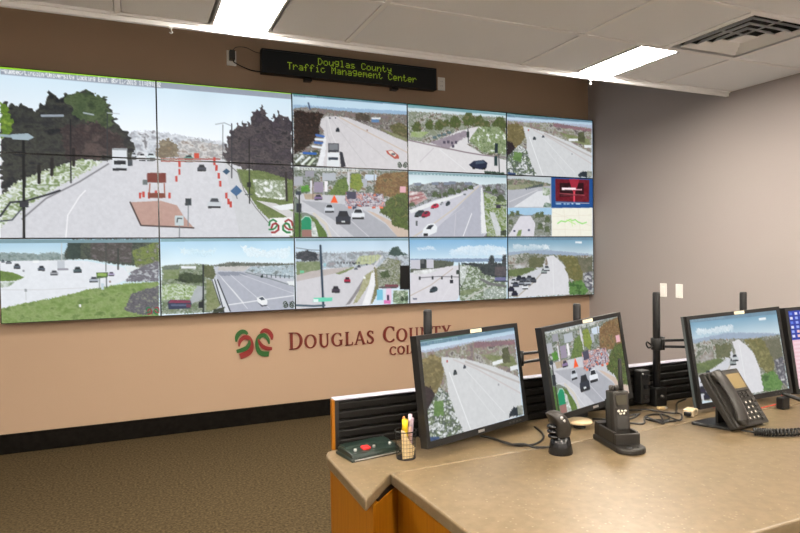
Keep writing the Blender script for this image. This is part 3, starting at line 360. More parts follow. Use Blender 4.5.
SCENES['highway']=[('F',(190,206,214),.011,(214,230,234),.185),('M',[(.003,.224),(.05,.186),(.13,.196),(.267,.16),(.448,.146),(.62,.136),(.722,.174),(.992,.137),(.989,1.019),(-.004,.993)],[(130,136,140),(170,174,178),(96,104,96),(110,104,112),(150,150,156)],.0171,.0057),('P',[(.006,.592),(.237,.436),(.489,.318),(.707,.171),(.734,.169),(.75,.306),(.775,.951),(.745,1.0),(-.004,.997)],(196,196,206),5,.0028),('P',[(.006,.592),(.292,.423),(.546,.315),(.518,.349),(.019,.645)],(222,224,226),4,.0),('P',[(.43,.625),(.692,.198),(.733,.196),(.745,1.0),(.178,.998)],(176,178,190),5,.0),('L',[(.7,.198),(.445,.559),(.234,.801),(.043,.997)],.01,(200,190,176)),('L',[(.623,.631),(.534,.984)],.0085,(230,230,234)),('L',[(.461,.635),(.442,.984)],.0057,(200,198,206)),('L',[(.545,.534),(.331,.756)],.0028,(206,206,212)),('P',[(.721,.219),(.736,.218),(.749,.528),(.783,.929),(.723,.951),(.718,.751)],(226,228,230),6,.0057),('M',[(.75,.284),(.993,.408),(.989,1.001),(.782,.985),(.763,.661)],[(100,124,66),(128,144,92),(190,196,190),(84,108,58)],.0128,.0057),('P',[(.808,.594),(.867,.615),(.955,.985),(.88,.985)],(200,204,206),10,.0085),('M',[(.009,.308),(.143,.312),(.182,.417),(.047,.528),(.0,.508)],[(196,190,190),(170,120,120),(220,218,218)],.0199,.0043),('L',[(.008,.392),(.142,.344)],.0114,(150,96,100)),('L',[(.021,.455),(.142,.397)],.0085,(150,96,100)),('M',[(.222,.384),(.233,.323),(.259,.294),(.284,.321),(.294,.382)],[(70,84,62),(86,100,70),(58,70,52)],.0114,.0085),('M',[(.371,.346),(.386,.264),(.419,.225),(.453,.261),(.466,.341)],[(70,84,62),(86,100,70),(58,70,52)],.0114,.0085),('M',[(.272,.396),(.28,.349),(.3,.326),(.319,.347),(.327,.394)],[(70,84,62),(86,100,70),(58,70,52)],.0114,.0085),('M',[(.324,.375),(.334,.323),(.356,.298),(.377,.321),(.386,.373)],[(70,84,62),(86,100,70),(58,70,52)],.0114,.0085),('M',[(.461,.312),(.47,.264),(.49,.241),(.51,.262),(.518,.31)],[(70,84,62),(86,100,70),(58,70,52)],.0114,.0085),('M',[(.59,.252),(.599,.203),(.62,.18),(.64,.201),(.648,.249)],[(70,84,62),(86,100,70),(58,70,52)],.0114,.0085),('M',[(.538,.271),(.545,.232),(.562,.214),(.578,.23),(.584,.269)],[(70,84,62),(86,100,70),(58,70,52)],.0114,.0085),('M',[(.004,.536),(.013,.484),(.034,.461),(.054,.483),(.063,.534)],[(70,84,62),(86,100,70),(58,70,52)],.0114,.0085),('M',[(.878,.436),(.894,.351),(.93,.311),(.966,.348),(.981,.432)],[(70,84,62),(86,100,70),(58,70,52)],.0114,.0085),('M',[(.759,.271),(.771,.212),(.796,.184),(.82,.209),(.831,.267)],[(70,84,62),(86,100,70),(58,70,52)],.0114,.0085),('M',[(.833,.312),(.845,.252),(.87,.224),(.895,.25),(.906,.309)],[(70,84,62),(86,100,70),(58,70,52)],.0114,.0085),('P',[(.225,.159),(.294,.155),(.294,.198),(.225,.201)],(120,130,146),2,.0),('P',[(.343,.152),(.413,.148),(.412,.191),(.342,.195)],(120,130,146),2,.0),('P',[(.392,.138),(.462,.134),(.462,.178),(.391,.181)],(120,130,146),2,.0),('P',[(.555,.14),(.627,.135),(.627,.179),(.555,.183)],(120,130,146),2,.0),('P',[(.056,.179),(.123,.175),(.123,.217),(.056,.221)],(120,130,146),2,.0),('P',[(.211,.563),(.218,.523),(.245,.489),(.278,.484),(.294,.508),(.29,.541),(.252,.562)],(186,40,70),4,.0),('P',[(.232,.522),(.249,.497),(.276,.494),(.257,.524)],(40,46,56),6,.0),('P',[(.219,.567),(.219,.551),(.244,.55),(.244,.567)],(30,32,36),6,.0),('P',[(.052,.693),(.061,.638),(.095,.593),(.137,.587),(.158,.619),(.152,.664),(.104,.692)],(44,60,66),4,.0),('P',[(.079,.638),(.1,.604),(.135,.6),(.11,.64)],(40,46,56),6,.0),('P',[(.062,.699),(.063,.677),(.094,.676),(.094,.698)],(30,32,36),6,.0),('P',[(.119,.701),(.127,.647),(.156,.604),(.192,.598),(.209,.63),(.204,.673),(.164,.7)],(150,36,66),4,.0),('P',[(.142,.647),(.16,.615),(.19,.611),(.169,.65)],(40,46,56),6,.0),('P',[(.128,.706),(.128,.685),(.155,.684),(.155,.705)],(30,32,36),6,.0),('P',[(.358,.516),(.362,.477),(.378,.446),(.397,.441),(.406,.464),(.403,.495),(.382,.516)],(54,66,74),4,.0),('P',[(.37,.477),(.38,.453),(.396,.45),(.385,.479)],(40,46,56),6,.0),('P',[(.363,.52),(.363,.505),(.377,.504),(.377,.52)],(30,32,36),6,.0),('P',[(.303,.504),(.306,.478),(.318,.457),(.334,.454),(.342,.469),(.34,.49),(.322,.504)],(170,172,180),4,.0),('P',[(.312,.478),(.32,.462),(.333,.46),(.324,.479)],(40,46,56),6,.0),('P',[(.306,.507),(.306,.496),(.318,.496),(.318,.506)],(30,32,36),6,.0),('P',[(.124,.973),(.136,.877),(.185,.8),(.245,.79),(.275,.847),(.267,.925),(.198,.973)],(226,230,234),4,.0),('P',[(.162,.877),(.192,.819),(.242,.813),(.207,.883)],(40,46,56),6,.0),('P',[(.138,.983),(.139,.944),(.183,.944),(.183,.983)],(30,32,36),6,.0),('P',[(.541,.322),(.567,.321),(.566,.343),(.541,.344)],(110,116,122),2,.0),('P',[(.88,.493),(.932,.491),(.931,.541),(.88,.542)],(60,54,70),2,.0),('L',[(.868,.48),(.992,.499)],.0085,(80,80,84)),('P',[(.065,.756),(.084,.755),(.083,.828),(.064,.828)],(80,86,90),2,.0),('M',[(.926,.906),(.99,.883),(.989,.985),(.925,.974)],[(50,54,50),(80,90,70)],.0114,.0043),('P',[(.001,.012),(.996,.006),(.996,.046),(.0,.054)],(130,160,168),6,.0),('P',[(.044,.033),(.058,.032),(.057,.051),(.044,.052)],(180,204,208),2,.0),('P',[(.078,.033),(.091,.032),(.091,.051),(.077,.052)],(180,204,208),2,.0),('P',[(.111,.033),(.125,.032),(.124,.051),(.111,.052)],(180,204,208),2,.0),('P',[(.145,.033),(.158,.032),(.158,.051),(.145,.052)],(180,204,208),2,.0),('P',[(.179,.033),(.192,.032),(.192,.051),(.179,.052)],(180,204,208),2,.0),('P',[(.213,.033),(.226,.032),(.226,.052),(.213,.053)],(180,204,208),2,.0),('P',[(.247,.033),(.261,.032),(.261,.052),(.247,.053)],(180,204,208),2,.0),('P',[(.281,.033),(.295,.032),(.295,.052),(.281,.053)],(180,204,208),2,.0),('P',[(.316,.033),(.33,.033),(.33,.052),(.316,.053)],(180,204,208),2,.0),('P',[(.351,.034),(.365,.033),(.365,.052),(.351,.053)],(180,204,208),2,.0),('P',[(.386,.034),(.4,.033),(.4,.052),(.385,.053)],(180,204,208),2,.0),('P',[(.421,.034),(.435,.033),(.435,.052),(.421,.053)],(180,204,208),2,.0),('P',[(.456,.034),(.47,.033),(.47,.052),(.456,.053)],(180,204,208),2,.0),('P',[(.491,.034),(.506,.033),(.506,.053),(.491,.053)],(180,204,208),2,.0),('P',[(.527,.034),(.541,.033),(.541,.053),(.527,.054)],(180,204,208),2,.0),('P',[(.563,.034),(.577,.033),(.577,.053),(.563,.054)],(180,204,208),2,.0),('P',[(.599,.034),(.613,.033),(.613,.053),(.599,.054)],(180,204,208),2,.0),('P',[(.635,.034),(.65,.033),(.65,.053),(.635,.054)],(180,204,208),2,.0),('P',[(.672,.034),(.686,.033),(.686,.053),(.671,.054)],(180,204,208),2,.0),('P',[(.708,.034),(.723,.033),(.723,.053),(.708,.054)],(180,204,208),2,.0),('P',[(.745,.034),(.76,.033),(.76,.053),(.745,.054)],(180,204,208),2,.0),('P',[(.782,.034),(.797,.033),(.797,.053),(.782,.054)],(180,204,208),2,.0),('P',[(.819,.034),(.834,.033),(.834,.054),(.819,.055)],(180,204,208),2,.0),('P',[(.856,.034),(.871,.034),(.871,.054),(.856,.055)],(180,204,208),2,.0)]
SCENES['freeway']=[('F',(140,176,200),-.032,(196,214,228),.1),('P',[(.004,.11),(1.0,.075),(.999,.227),(.003,.224)],(170,180,200),6,.0062),('M',[(.004,.124),(.164,.133),(.529,.102),(.989,.137),(.986,.656),(-.003,1.024)],[(120,112,112),(150,128,128),(130,134,112),(180,178,174),(98,92,90)],.0207,.0083),('P',[(.183,.203),(.243,.21),(.425,.262),(.738,.406),(.987,.564),(.984,.986),(.298,1.005),(.22,.662),(.221,.43)],(204,206,208),5,.0041),('L',[(.303,.247),(.527,.383),(.986,.747)],.0103,(196,190,190)),('L',[(.252,.369),(.4,.984)],.0083,(228,230,232)),('L',[(.383,.325),(.778,.914)],.0062,(218,220,222)),('L',[(.424,.291),(.986,.625)],.0145,(184,178,176)),('L',[(.443,.554),(.692,.98)],.0062,(214,216,218)),('M',[(.007,.195),(.105,.155),(.183,.203),(.202,.374),(.141,.525),(.082,.645),(.003,.709)],[(128,116,80),(104,96,66),(150,136,96)],.0186,.0124),('M',[(.001,.453),(.063,.475),(.111,.614),(.042,.706),(-.001,.724)],[(56,44,48),(40,36,40)],.0165,.0103),('M',[(.003,.709),(.142,.496),(.22,.575),(.279,.832),(.338,1.003),(.001,1.01)],[(228,231,236),(96,112,80),(70,80,76),(236,238,242),(150,156,150)],.0165,.0062),('M',[(.082,.617),(.17,.637),(.159,.783),(.061,.762)],[(90,120,70),(110,140,84)],.0165,.0083),('M',[(.59,.243),(.955,.323),(.987,.473),(.738,.376)],[(110,120,80),(140,144,110)],.0165,.0062),('P',[(.706,.344),(.835,.33),(.835,.372),(.706,.386)],(224,228,230),2,.0),('P',[(.899,.432),(.987,.424),(.987,.473),(.899,.481)],(220,224,226),2,.0),('M',[(.825,.217),(.901,.208),(.911,.389),(.824,.383)],[(76,80,60),(96,98,74)],.0165,.0103),('M',[(.529,.102),(.989,.152),(.989,.198),(.528,.162)],[(146,110,116),(120,100,108)],.0165,.0083),('P',[(.29,.406),(.29,.379),(.294,.375),(.299,.355),(.318,.353),(.322,.372),(.326,.376),(.326,.402)],(60,70,74),3,.0),('P',[(.296,.376),(.3,.359),(.316,.357),(.32,.374)],(35,40,48),3,.0),('P',[(.291,.408),(.291,.398),(.325,.394),(.324,.405)],(40,42,48),2,.0),('P',[(.393,.358),(.393,.34),(.397,.337),(.4,.323),(.415,.322),(.419,.335),(.422,.337),(.422,.354)],(60,70,84),3,.0),('P',[(.398,.338),(.401,.326),(.414,.325),(.417,.336)],(35,40,48),3,.0),('P',[(.394,.359),(.394,.352),(.421,.349),(.421,.356)],(40,42,48),2,.0),('P',[(.235,.243),(.251,.241),(.25,.264),(.234,.266)],(170,70,70),2,.0),('P',[(.739,.592),(.756,.591),(.756,.609),(.739,.61)],(150,150,156),2,.0),('P',[(.832,.926),(.886,.877),(.985,.9),(.984,.986),(.82,.978)],(44,52,60),10,.0103),('M',[(.93,.873),(.992,.884),(.991,.985),(.929,.977)],[(170,170,160),(90,100,90)],.0165,.0041),('M',[(.009,.952),(.099,.975),(.079,1.019),(.009,1.009)],[(70,90,130),(40,60,90)],.0165,.0041),('P',[(.004,.03),(1.001,.001),(1.0,.038),(.004,.065)],(100,130,150),6,.0),('T', '~', .047, .03, .026, (160, 210, 190)),('L',[(.0,.014),(1.01,-.006)],.0103,(40,80,66))]
SCENES['quad']=[('P',[(-.007,.014),(1.026,-.053),(1.021,1.039),(-.014,1.033)],(180,184,190),6,.0),('P',[(.001,.025),(.5,.005),(.499,.11),(.0,.149)],(186,196,200),6,.0),('M',[(.001,.059),(.179,.052),(.45,.101),(.499,.122),(.45,.194),(-.0,.24)],[(120,110,100),(96,110,86),(160,150,140),(110,96,96)],.0197,.0066),('P',[(-.001,.251),(.499,.145),(.497,.508),(-.002,.523)],(176,178,186),5,.0),('P',[(.067,.514),(.336,.246),(.45,.218),(.497,.501)],(216,218,222),5,.0),('M',[(.0,.16),(.289,.133),(.273,.192),(-.0,.24)],[(130,140,104),(150,150,130)],.0164,.0049),('P',[(.204,.188),(.215,.188),(.215,.225),(.204,.225)],(50,64,84),2,.0),('P',[(.226,.18),(.237,.18),(.237,.217),(.226,.217)],(50,64,84),2,.0),('P',[(.248,.172),(.259,.172),(.259,.209),(.248,.209)],(50,64,84),2,.0),('P',[(.271,.164),(.282,.164),(.282,.2),(.27,.201)],(50,64,84),2,.0),('P',[(.293,.156),(.304,.155),(.304,.192),(.293,.193)],(50,64,84),2,.0),('P',[(.315,.148),(.327,.147),(.326,.184),(.315,.185)],(50,64,84),2,.0),('P',[(.338,.14),(.349,.139),(.349,.176),(.338,.177)],(50,64,84),2,.0),('P',[(.36,.132),(.372,.131),(.371,.168),(.36,.169)],(50,64,84),2,.0),('P',[(.383,.123),(.394,.123),(.394,.16),(.383,.161)],(50,64,84),2,.0),('L',[(.021,.431),(.337,.223)],.0066,(210,210,214)),('M',[(.393,.174),(.482,.193),(.482,.31),(.4,.313)],[(230,232,232),(110,130,96)],.0164,.0049),('M',[(.424,.429),(.497,.438),(.497,.501),(.399,.504)],[(60,90,70),(230,232,232)],.0131,.0033),('P',[(.497,-.007),(1.012,-.016),(1.009,.505),(.497,.515)],(32,78,140),4,.0),('P',[(.546,.025),(.956,.019),(.95,.406),(.547,.406)],(104,24,38),14,.0),('P',[(.598,.093),(.886,.076),(.885,.292),(.597,.328)],(44,14,22),8,.0),('P',[(.758,.017),(.784,.015),(.778,.404),(.758,.405)],(220,70,90),6,.0),('P',[(.708,.02),(.835,.017),(.791,.225),(.749,.227)],(160,40,60),6,.0),('P',[(.623,.171),(.791,.163),(.791,.201),(.623,.209)],(250,230,235),2,.0),('P',[(.786,.186),(.865,.182),(.865,.203),(.786,.207)],(220,160,170),2,.0),('L',[(.597,.269),(.894,.287)],.0066,(190,90,100)),('P',[(.606,.294),(.859,.283),(.859,.295),(.605,.306)],(120,50,60),2,.0),('P',[(.547,.438),(.613,.436),(.613,.455),(.547,.457)],(170,200,225),2,.0),('P',[(.641,.435),(.668,.434),(.668,.453),(.641,.454)],(170,200,225),2,.0),('P',[(.68,.434),(.714,.433),(.713,.452),(.68,.453)],(170,200,225),2,.0),('P',[(.736,.432),(.759,.431),(.759,.45),(.735,.451)],(170,200,225),2,.0),('P',[(.79,.43),(.841,.428),(.841,.448),(.79,.449)],(170,200,225),2,.0),('L',[(.547,.42),(.954,.425)],.0049,(200,190,200)),('P',[(-.002,.529),(.5,.515),(.497,.989),(-.006,.987)],(206,210,216),4,.0),('P',[(-.002,.529),(.5,.515),(.499,.637),(-.003,.647)],(160,196,222),5,.0),('M',[(-.003,.647),(.066,.6),(.144,.633),(.254,.653),(.31,.618),(.496,.637),(.494,.989),(-.006,.987)],[(120,124,110),(150,154,150),(96,104,90),(190,190,190)],.0164,.0066),('P',[(.144,.656),(.254,.647),(.309,.78),(.292,.988),(.002,.987),(.049,.874)],(212,210,218),5,.0033),('M',[(.023,.665),(.037,.583),(.065,.582),(.078,.664)],[(74,88,66),(100,110,80)],.0131,.0082),('M',[(.088,.648),(.101,.574),(.126,.574),(.138,.647)],[(74,88,66),(100,110,80)],.0131,.0082),('M',[(.302,.687),(.318,.594),(.35,.594),(.366,.686)],[(74,88,66),(100,110,80)],.0131,.0082),('M',[(.35,.675),(.366,.582),(.399,.581),(.414,.674)],[(74,88,66),(100,110,80)],.0131,.0082),('M',[(.411,.76),(.429,.657),(.465,.656),(.482,.759)],[(74,88,66),(100,110,80)],.0131,.0082),('M',[(.326,.882),(.346,.77),(.385,.77),(.403,.881)],[(74,88,66),(100,110,80)],.0131,.0082),('M',[(.006,.801),(.021,.719),(.049,.719),(.062,.801)],[(74,88,66),(100,110,80)],.0131,.0082),('M',[(.41,.923),(.428,.82),(.464,.82),(.481,.923)],[(74,88,66),(100,110,80)],.0131,.0082),('M',[(.119,.896),(.158,.885),(.142,.988),(.095,.988)],[(120,140,90),(140,150,110)],.0131,.0033),('P',[(.226,.875),(.248,.875),(.248,.907),(.225,.907)],(60,66,90),2,.0),('P',[(.063,.892),(.085,.892),(.084,.919),(.063,.919)],(70,70,100),2,.0),('L',[(.081,.657),(.286,.646)],.0066,(110,120,130)),('P',[(.502,.524),(.988,.501),(.986,.995),(.499,.994)],(236,234,220),4,.0),('L',[(.512,.66),(.979,.627)],.0033,(222,214,196)),('L',[(.511,.871),(.977,.894)],.0033,(222,214,196)),('L',[(.646,.527),(.66,.989)],.0033,(222,214,196)),('L',[(.815,.516),(.847,.99)],.0033,(222,214,196)),('L',[(.513,.59),(.987,.821)],.0033,(222,214,196)),('L',[(.569,.777),(.611,.734),(.661,.747),(.712,.709),(.746,.727),(.78,.708),(.814,.75),(.865,.778),(.917,.754)],.0115,(150,220,120)),('L',[(.678,.716),(.779,.787)],.0082,(180,230,130)),('L',[(.729,.692),(.745,.823)],.0066,(190,225,150))]
SCENES['ramp']=[('F',(120,160,184),.051,(196,212,220),.276),('M',[(.063,.114),(.213,.134),(.47,.119),(.47,.201),(.063,.194)],[(215,225,230),(180,200,212)],.0367,.0157),('P',[(.777,.076),(.859,.077),(.859,.108),(.777,.107)],(225,232,236),2,.0),('P',[(.001,.24),(.417,.211),(.997,.3),(.997,.358),(.0,.331)],(150,166,186),5,.0079),('M',[(.001,.294),(.212,.263),(.417,.286),(.574,.309),(.997,.319),(.993,1.018),(-.004,.967)],[(116,118,104),(150,150,144),(92,100,80),(190,192,190),(130,116,104)],.0262,.0105),('P',[(.43,.324),(.508,.307),(.579,.384),(.653,.5),(.692,.692),(.704,.979),(.095,.985),(.209,.816),(.376,.602),(.455,.455)],(212,212,216),4,.0052),('L',[(.429,.511),(.285,.746),(.095,.977)],.0131,(176,170,160)),('L',[(.508,.382),(.517,.966)],.0079,(222,224,226)),('P',[(.01,.695),(.287,.524),(.416,.435),(.429,.511),(.285,.728),(.107,.956),(.008,.949)],(200,202,208),6,.0),('M',[(.561,.308),(.762,.332),(.885,.432),(.869,.74),(.787,.812),(.693,.654),(.64,.462)],[(124,116,74),(100,100,64),(140,134,92)],.0236,.0157),('M',[(.789,.352),(.988,.358),(.987,.668),(.87,.624)],[(96,98,80),(120,116,100)],.0236,.0131),('M',[(.692,.787),(.842,.738),(.952,.899),(.896,.996),(.704,.983)],[(80,118,60),(104,140,80),(60,92,50)],.021,.0131),('M',[(.87,.624),(.987,.59),(.985,.979),(.896,.857)],[(170,172,172),(70,70,80),(210,210,210)],.0262,.0079),('M',[(.061,.442),(.211,.41),(.211,.502),(.061,.515)],[(196,200,204),(130,120,110)],.0315,.0079),('M',[(.237,.337),(.417,.342),(.39,.509),(.236,.503)],[(90,96,70),(110,110,84)],.0236,.0157),('M',[(.001,.53),(.236,.503),(.338,.526),(.109,.645),(.001,.639)],[(110,124,80),(90,104,70)],.0236,.0079),('P',[(.025,.753),(.025,.709),(.033,.703),(.042,.671),(.078,.672),(.086,.706),(.094,.713),(.094,.757)],(190,194,200),3,.0),('P',[(.037,.705),(.044,.678),(.076,.679),(.082,.708)],(35,40,48),3,.0),('P',[(.027,.757),(.027,.74),(.091,.743),(.091,.761)],(40,42,48),2,.0),('P',[(.087,.709),(.087,.665),(.095,.659),(.104,.626),(.14,.628),(.148,.662),(.157,.668),(.157,.712)],(44,54,66),3,.0),('P',[(.099,.661),(.106,.633),(.138,.635),(.145,.663)],(35,40,48),3,.0),('P',[(.089,.713),(.09,.696),(.154,.699),(.154,.717)],(40,42,48),2,.0),('P',[(.136,.733),(.137,.689),(.145,.684),(.154,.651),(.19,.652),(.199,.686),(.207,.693),(.207,.737)],(60,66,80),3,.0),('P',[(.149,.686),(.156,.658),(.188,.659),(.195,.688)],(35,40,48),3,.0),('P',[(.139,.738),(.139,.72),(.204,.724),(.204,.742)],(40,42,48),2,.0),('P',[(.199,.715),(.2,.671),(.208,.665),(.217,.632),(.254,.633),(.262,.667),(.271,.674),(.27,.719)],(90,96,106),3,.0),('P',[(.212,.667),(.219,.639),(.251,.64),(.258,.669)],(35,40,48),3,.0),('P',[(.202,.719),(.202,.702),(.267,.705),(.267,.723)],(40,42,48),2,.0),('P',[(.245,.747),(.245,.702),(.253,.697),(.262,.663),(.299,.665),(.308,.699),(.316,.706),(.316,.751)],(70,76,84),3,.0),('P',[(.257,.699),(.264,.671),(.297,.672),(.304,.701)],(35,40,48),3,.0),('P',[(.247,.751),(.248,.734),(.313,.737),(.313,.755)],(40,42,48),2,.0),('P',[(.153,.852),(.153,.808),(.162,.802),(.17,.769),(.207,.771),(.215,.805),(.224,.812),(.224,.856)],(222,226,230),3,.0),('P',[(.165,.804),(.173,.776),(.205,.778),(.212,.807)],(35,40,48),3,.0),('P',[(.156,.857),(.156,.839),(.221,.843),(.221,.861)],(40,42,48),2,.0),('P',[(.049,.809),(.049,.765),(.057,.76),(.066,.727),(.102,.729),(.11,.763),(.119,.769),(.118,.813)],(70,76,90),3,.0),('P',[(.061,.761),(.068,.734),(.1,.736),(.107,.764)],(35,40,48),3,.0),('P',[(.052,.813),(.052,.796),(.116,.8),(.115,.817)],(40,42,48),2,.0),('P',[(.186,.788),(.186,.744),(.195,.738),(.204,.705),(.241,.707),(.249,.741),(.257,.747),(.257,.792)],(170,176,184),3,.0),('P',[(.198,.74),(.206,.712),(.238,.714),(.245,.742)],(35,40,48),3,.0),('P',[(.189,.792),(.189,.775),(.254,.778),(.254,.796)],(40,42,48),2,.0),('P',[(.111,.783),(.111,.739),(.12,.734),(.128,.701),(.165,.703),(.173,.737),(.181,.743),(.181,.787)],(120,126,134),3,.0),('P',[(.123,.736),(.13,.708),(.163,.71),(.169,.738)],(35,40,48),3,.0),('P',[(.114,.788),(.114,.77),(.178,.774),(.178,.792)],(40,42,48),2,.0),('P',[(-.001,.879),(-.001,.835),(.008,.829),(.016,.797),(.052,.799),(.06,.833),(.068,.839),(.068,.883)],(40,40,60),3,.0),('P',[(.011,.831),(.018,.804),(.05,.806),(.057,.834)],(35,40,48),3,.0),('P',[(.002,.883),(.002,.866),(.065,.87),(.065,.887)],(40,42,48),2,.0),('P',[(.035,.954),(.036,.91),(.044,.905),(.053,.872),(.089,.874),(.097,.908),(.105,.915),(.105,.959)],(34,36,56),3,.0),('P',[(.048,.907),(.055,.879),(.087,.881),(.093,.91)],(35,40,48),3,.0),('P',[(.038,.959),(.038,.941),(.102,.946),(.102,.963)],(40,42,48),2,.0),('P',[(.368,.604),(.369,.56),(.377,.554),(.386,.52),(.424,.522),(.433,.556),(.441,.563),(.441,.608)],(150,160,160),3,.0),('P',[(.381,.556),(.388,.527),(.422,.529),(.429,.558)],(35,40,48),3,.0),('P',[(.371,.609),(.371,.591),(.438,.594),(.438,.612)],(40,42,48),2,.0),('P',[(.4,.561),(.4,.516),(.409,.51),(.418,.477),(.456,.478),(.464,.512),(.473,.519),(.473,.564)],(190,196,200),3,.0),('P',[(.412,.512),(.42,.484),(.453,.485),(.46,.514)],(35,40,48),3,.0),('P',[(.403,.566),(.403,.548),(.47,.55),(.47,.568)],(40,42,48),2,.0),('P',[(.003,-.003),(.999,.001),(.998,.055),(.002,.04)],(110,140,160),6,.0),('T', '~', .027, .004, .029, (200, 214, 220))]
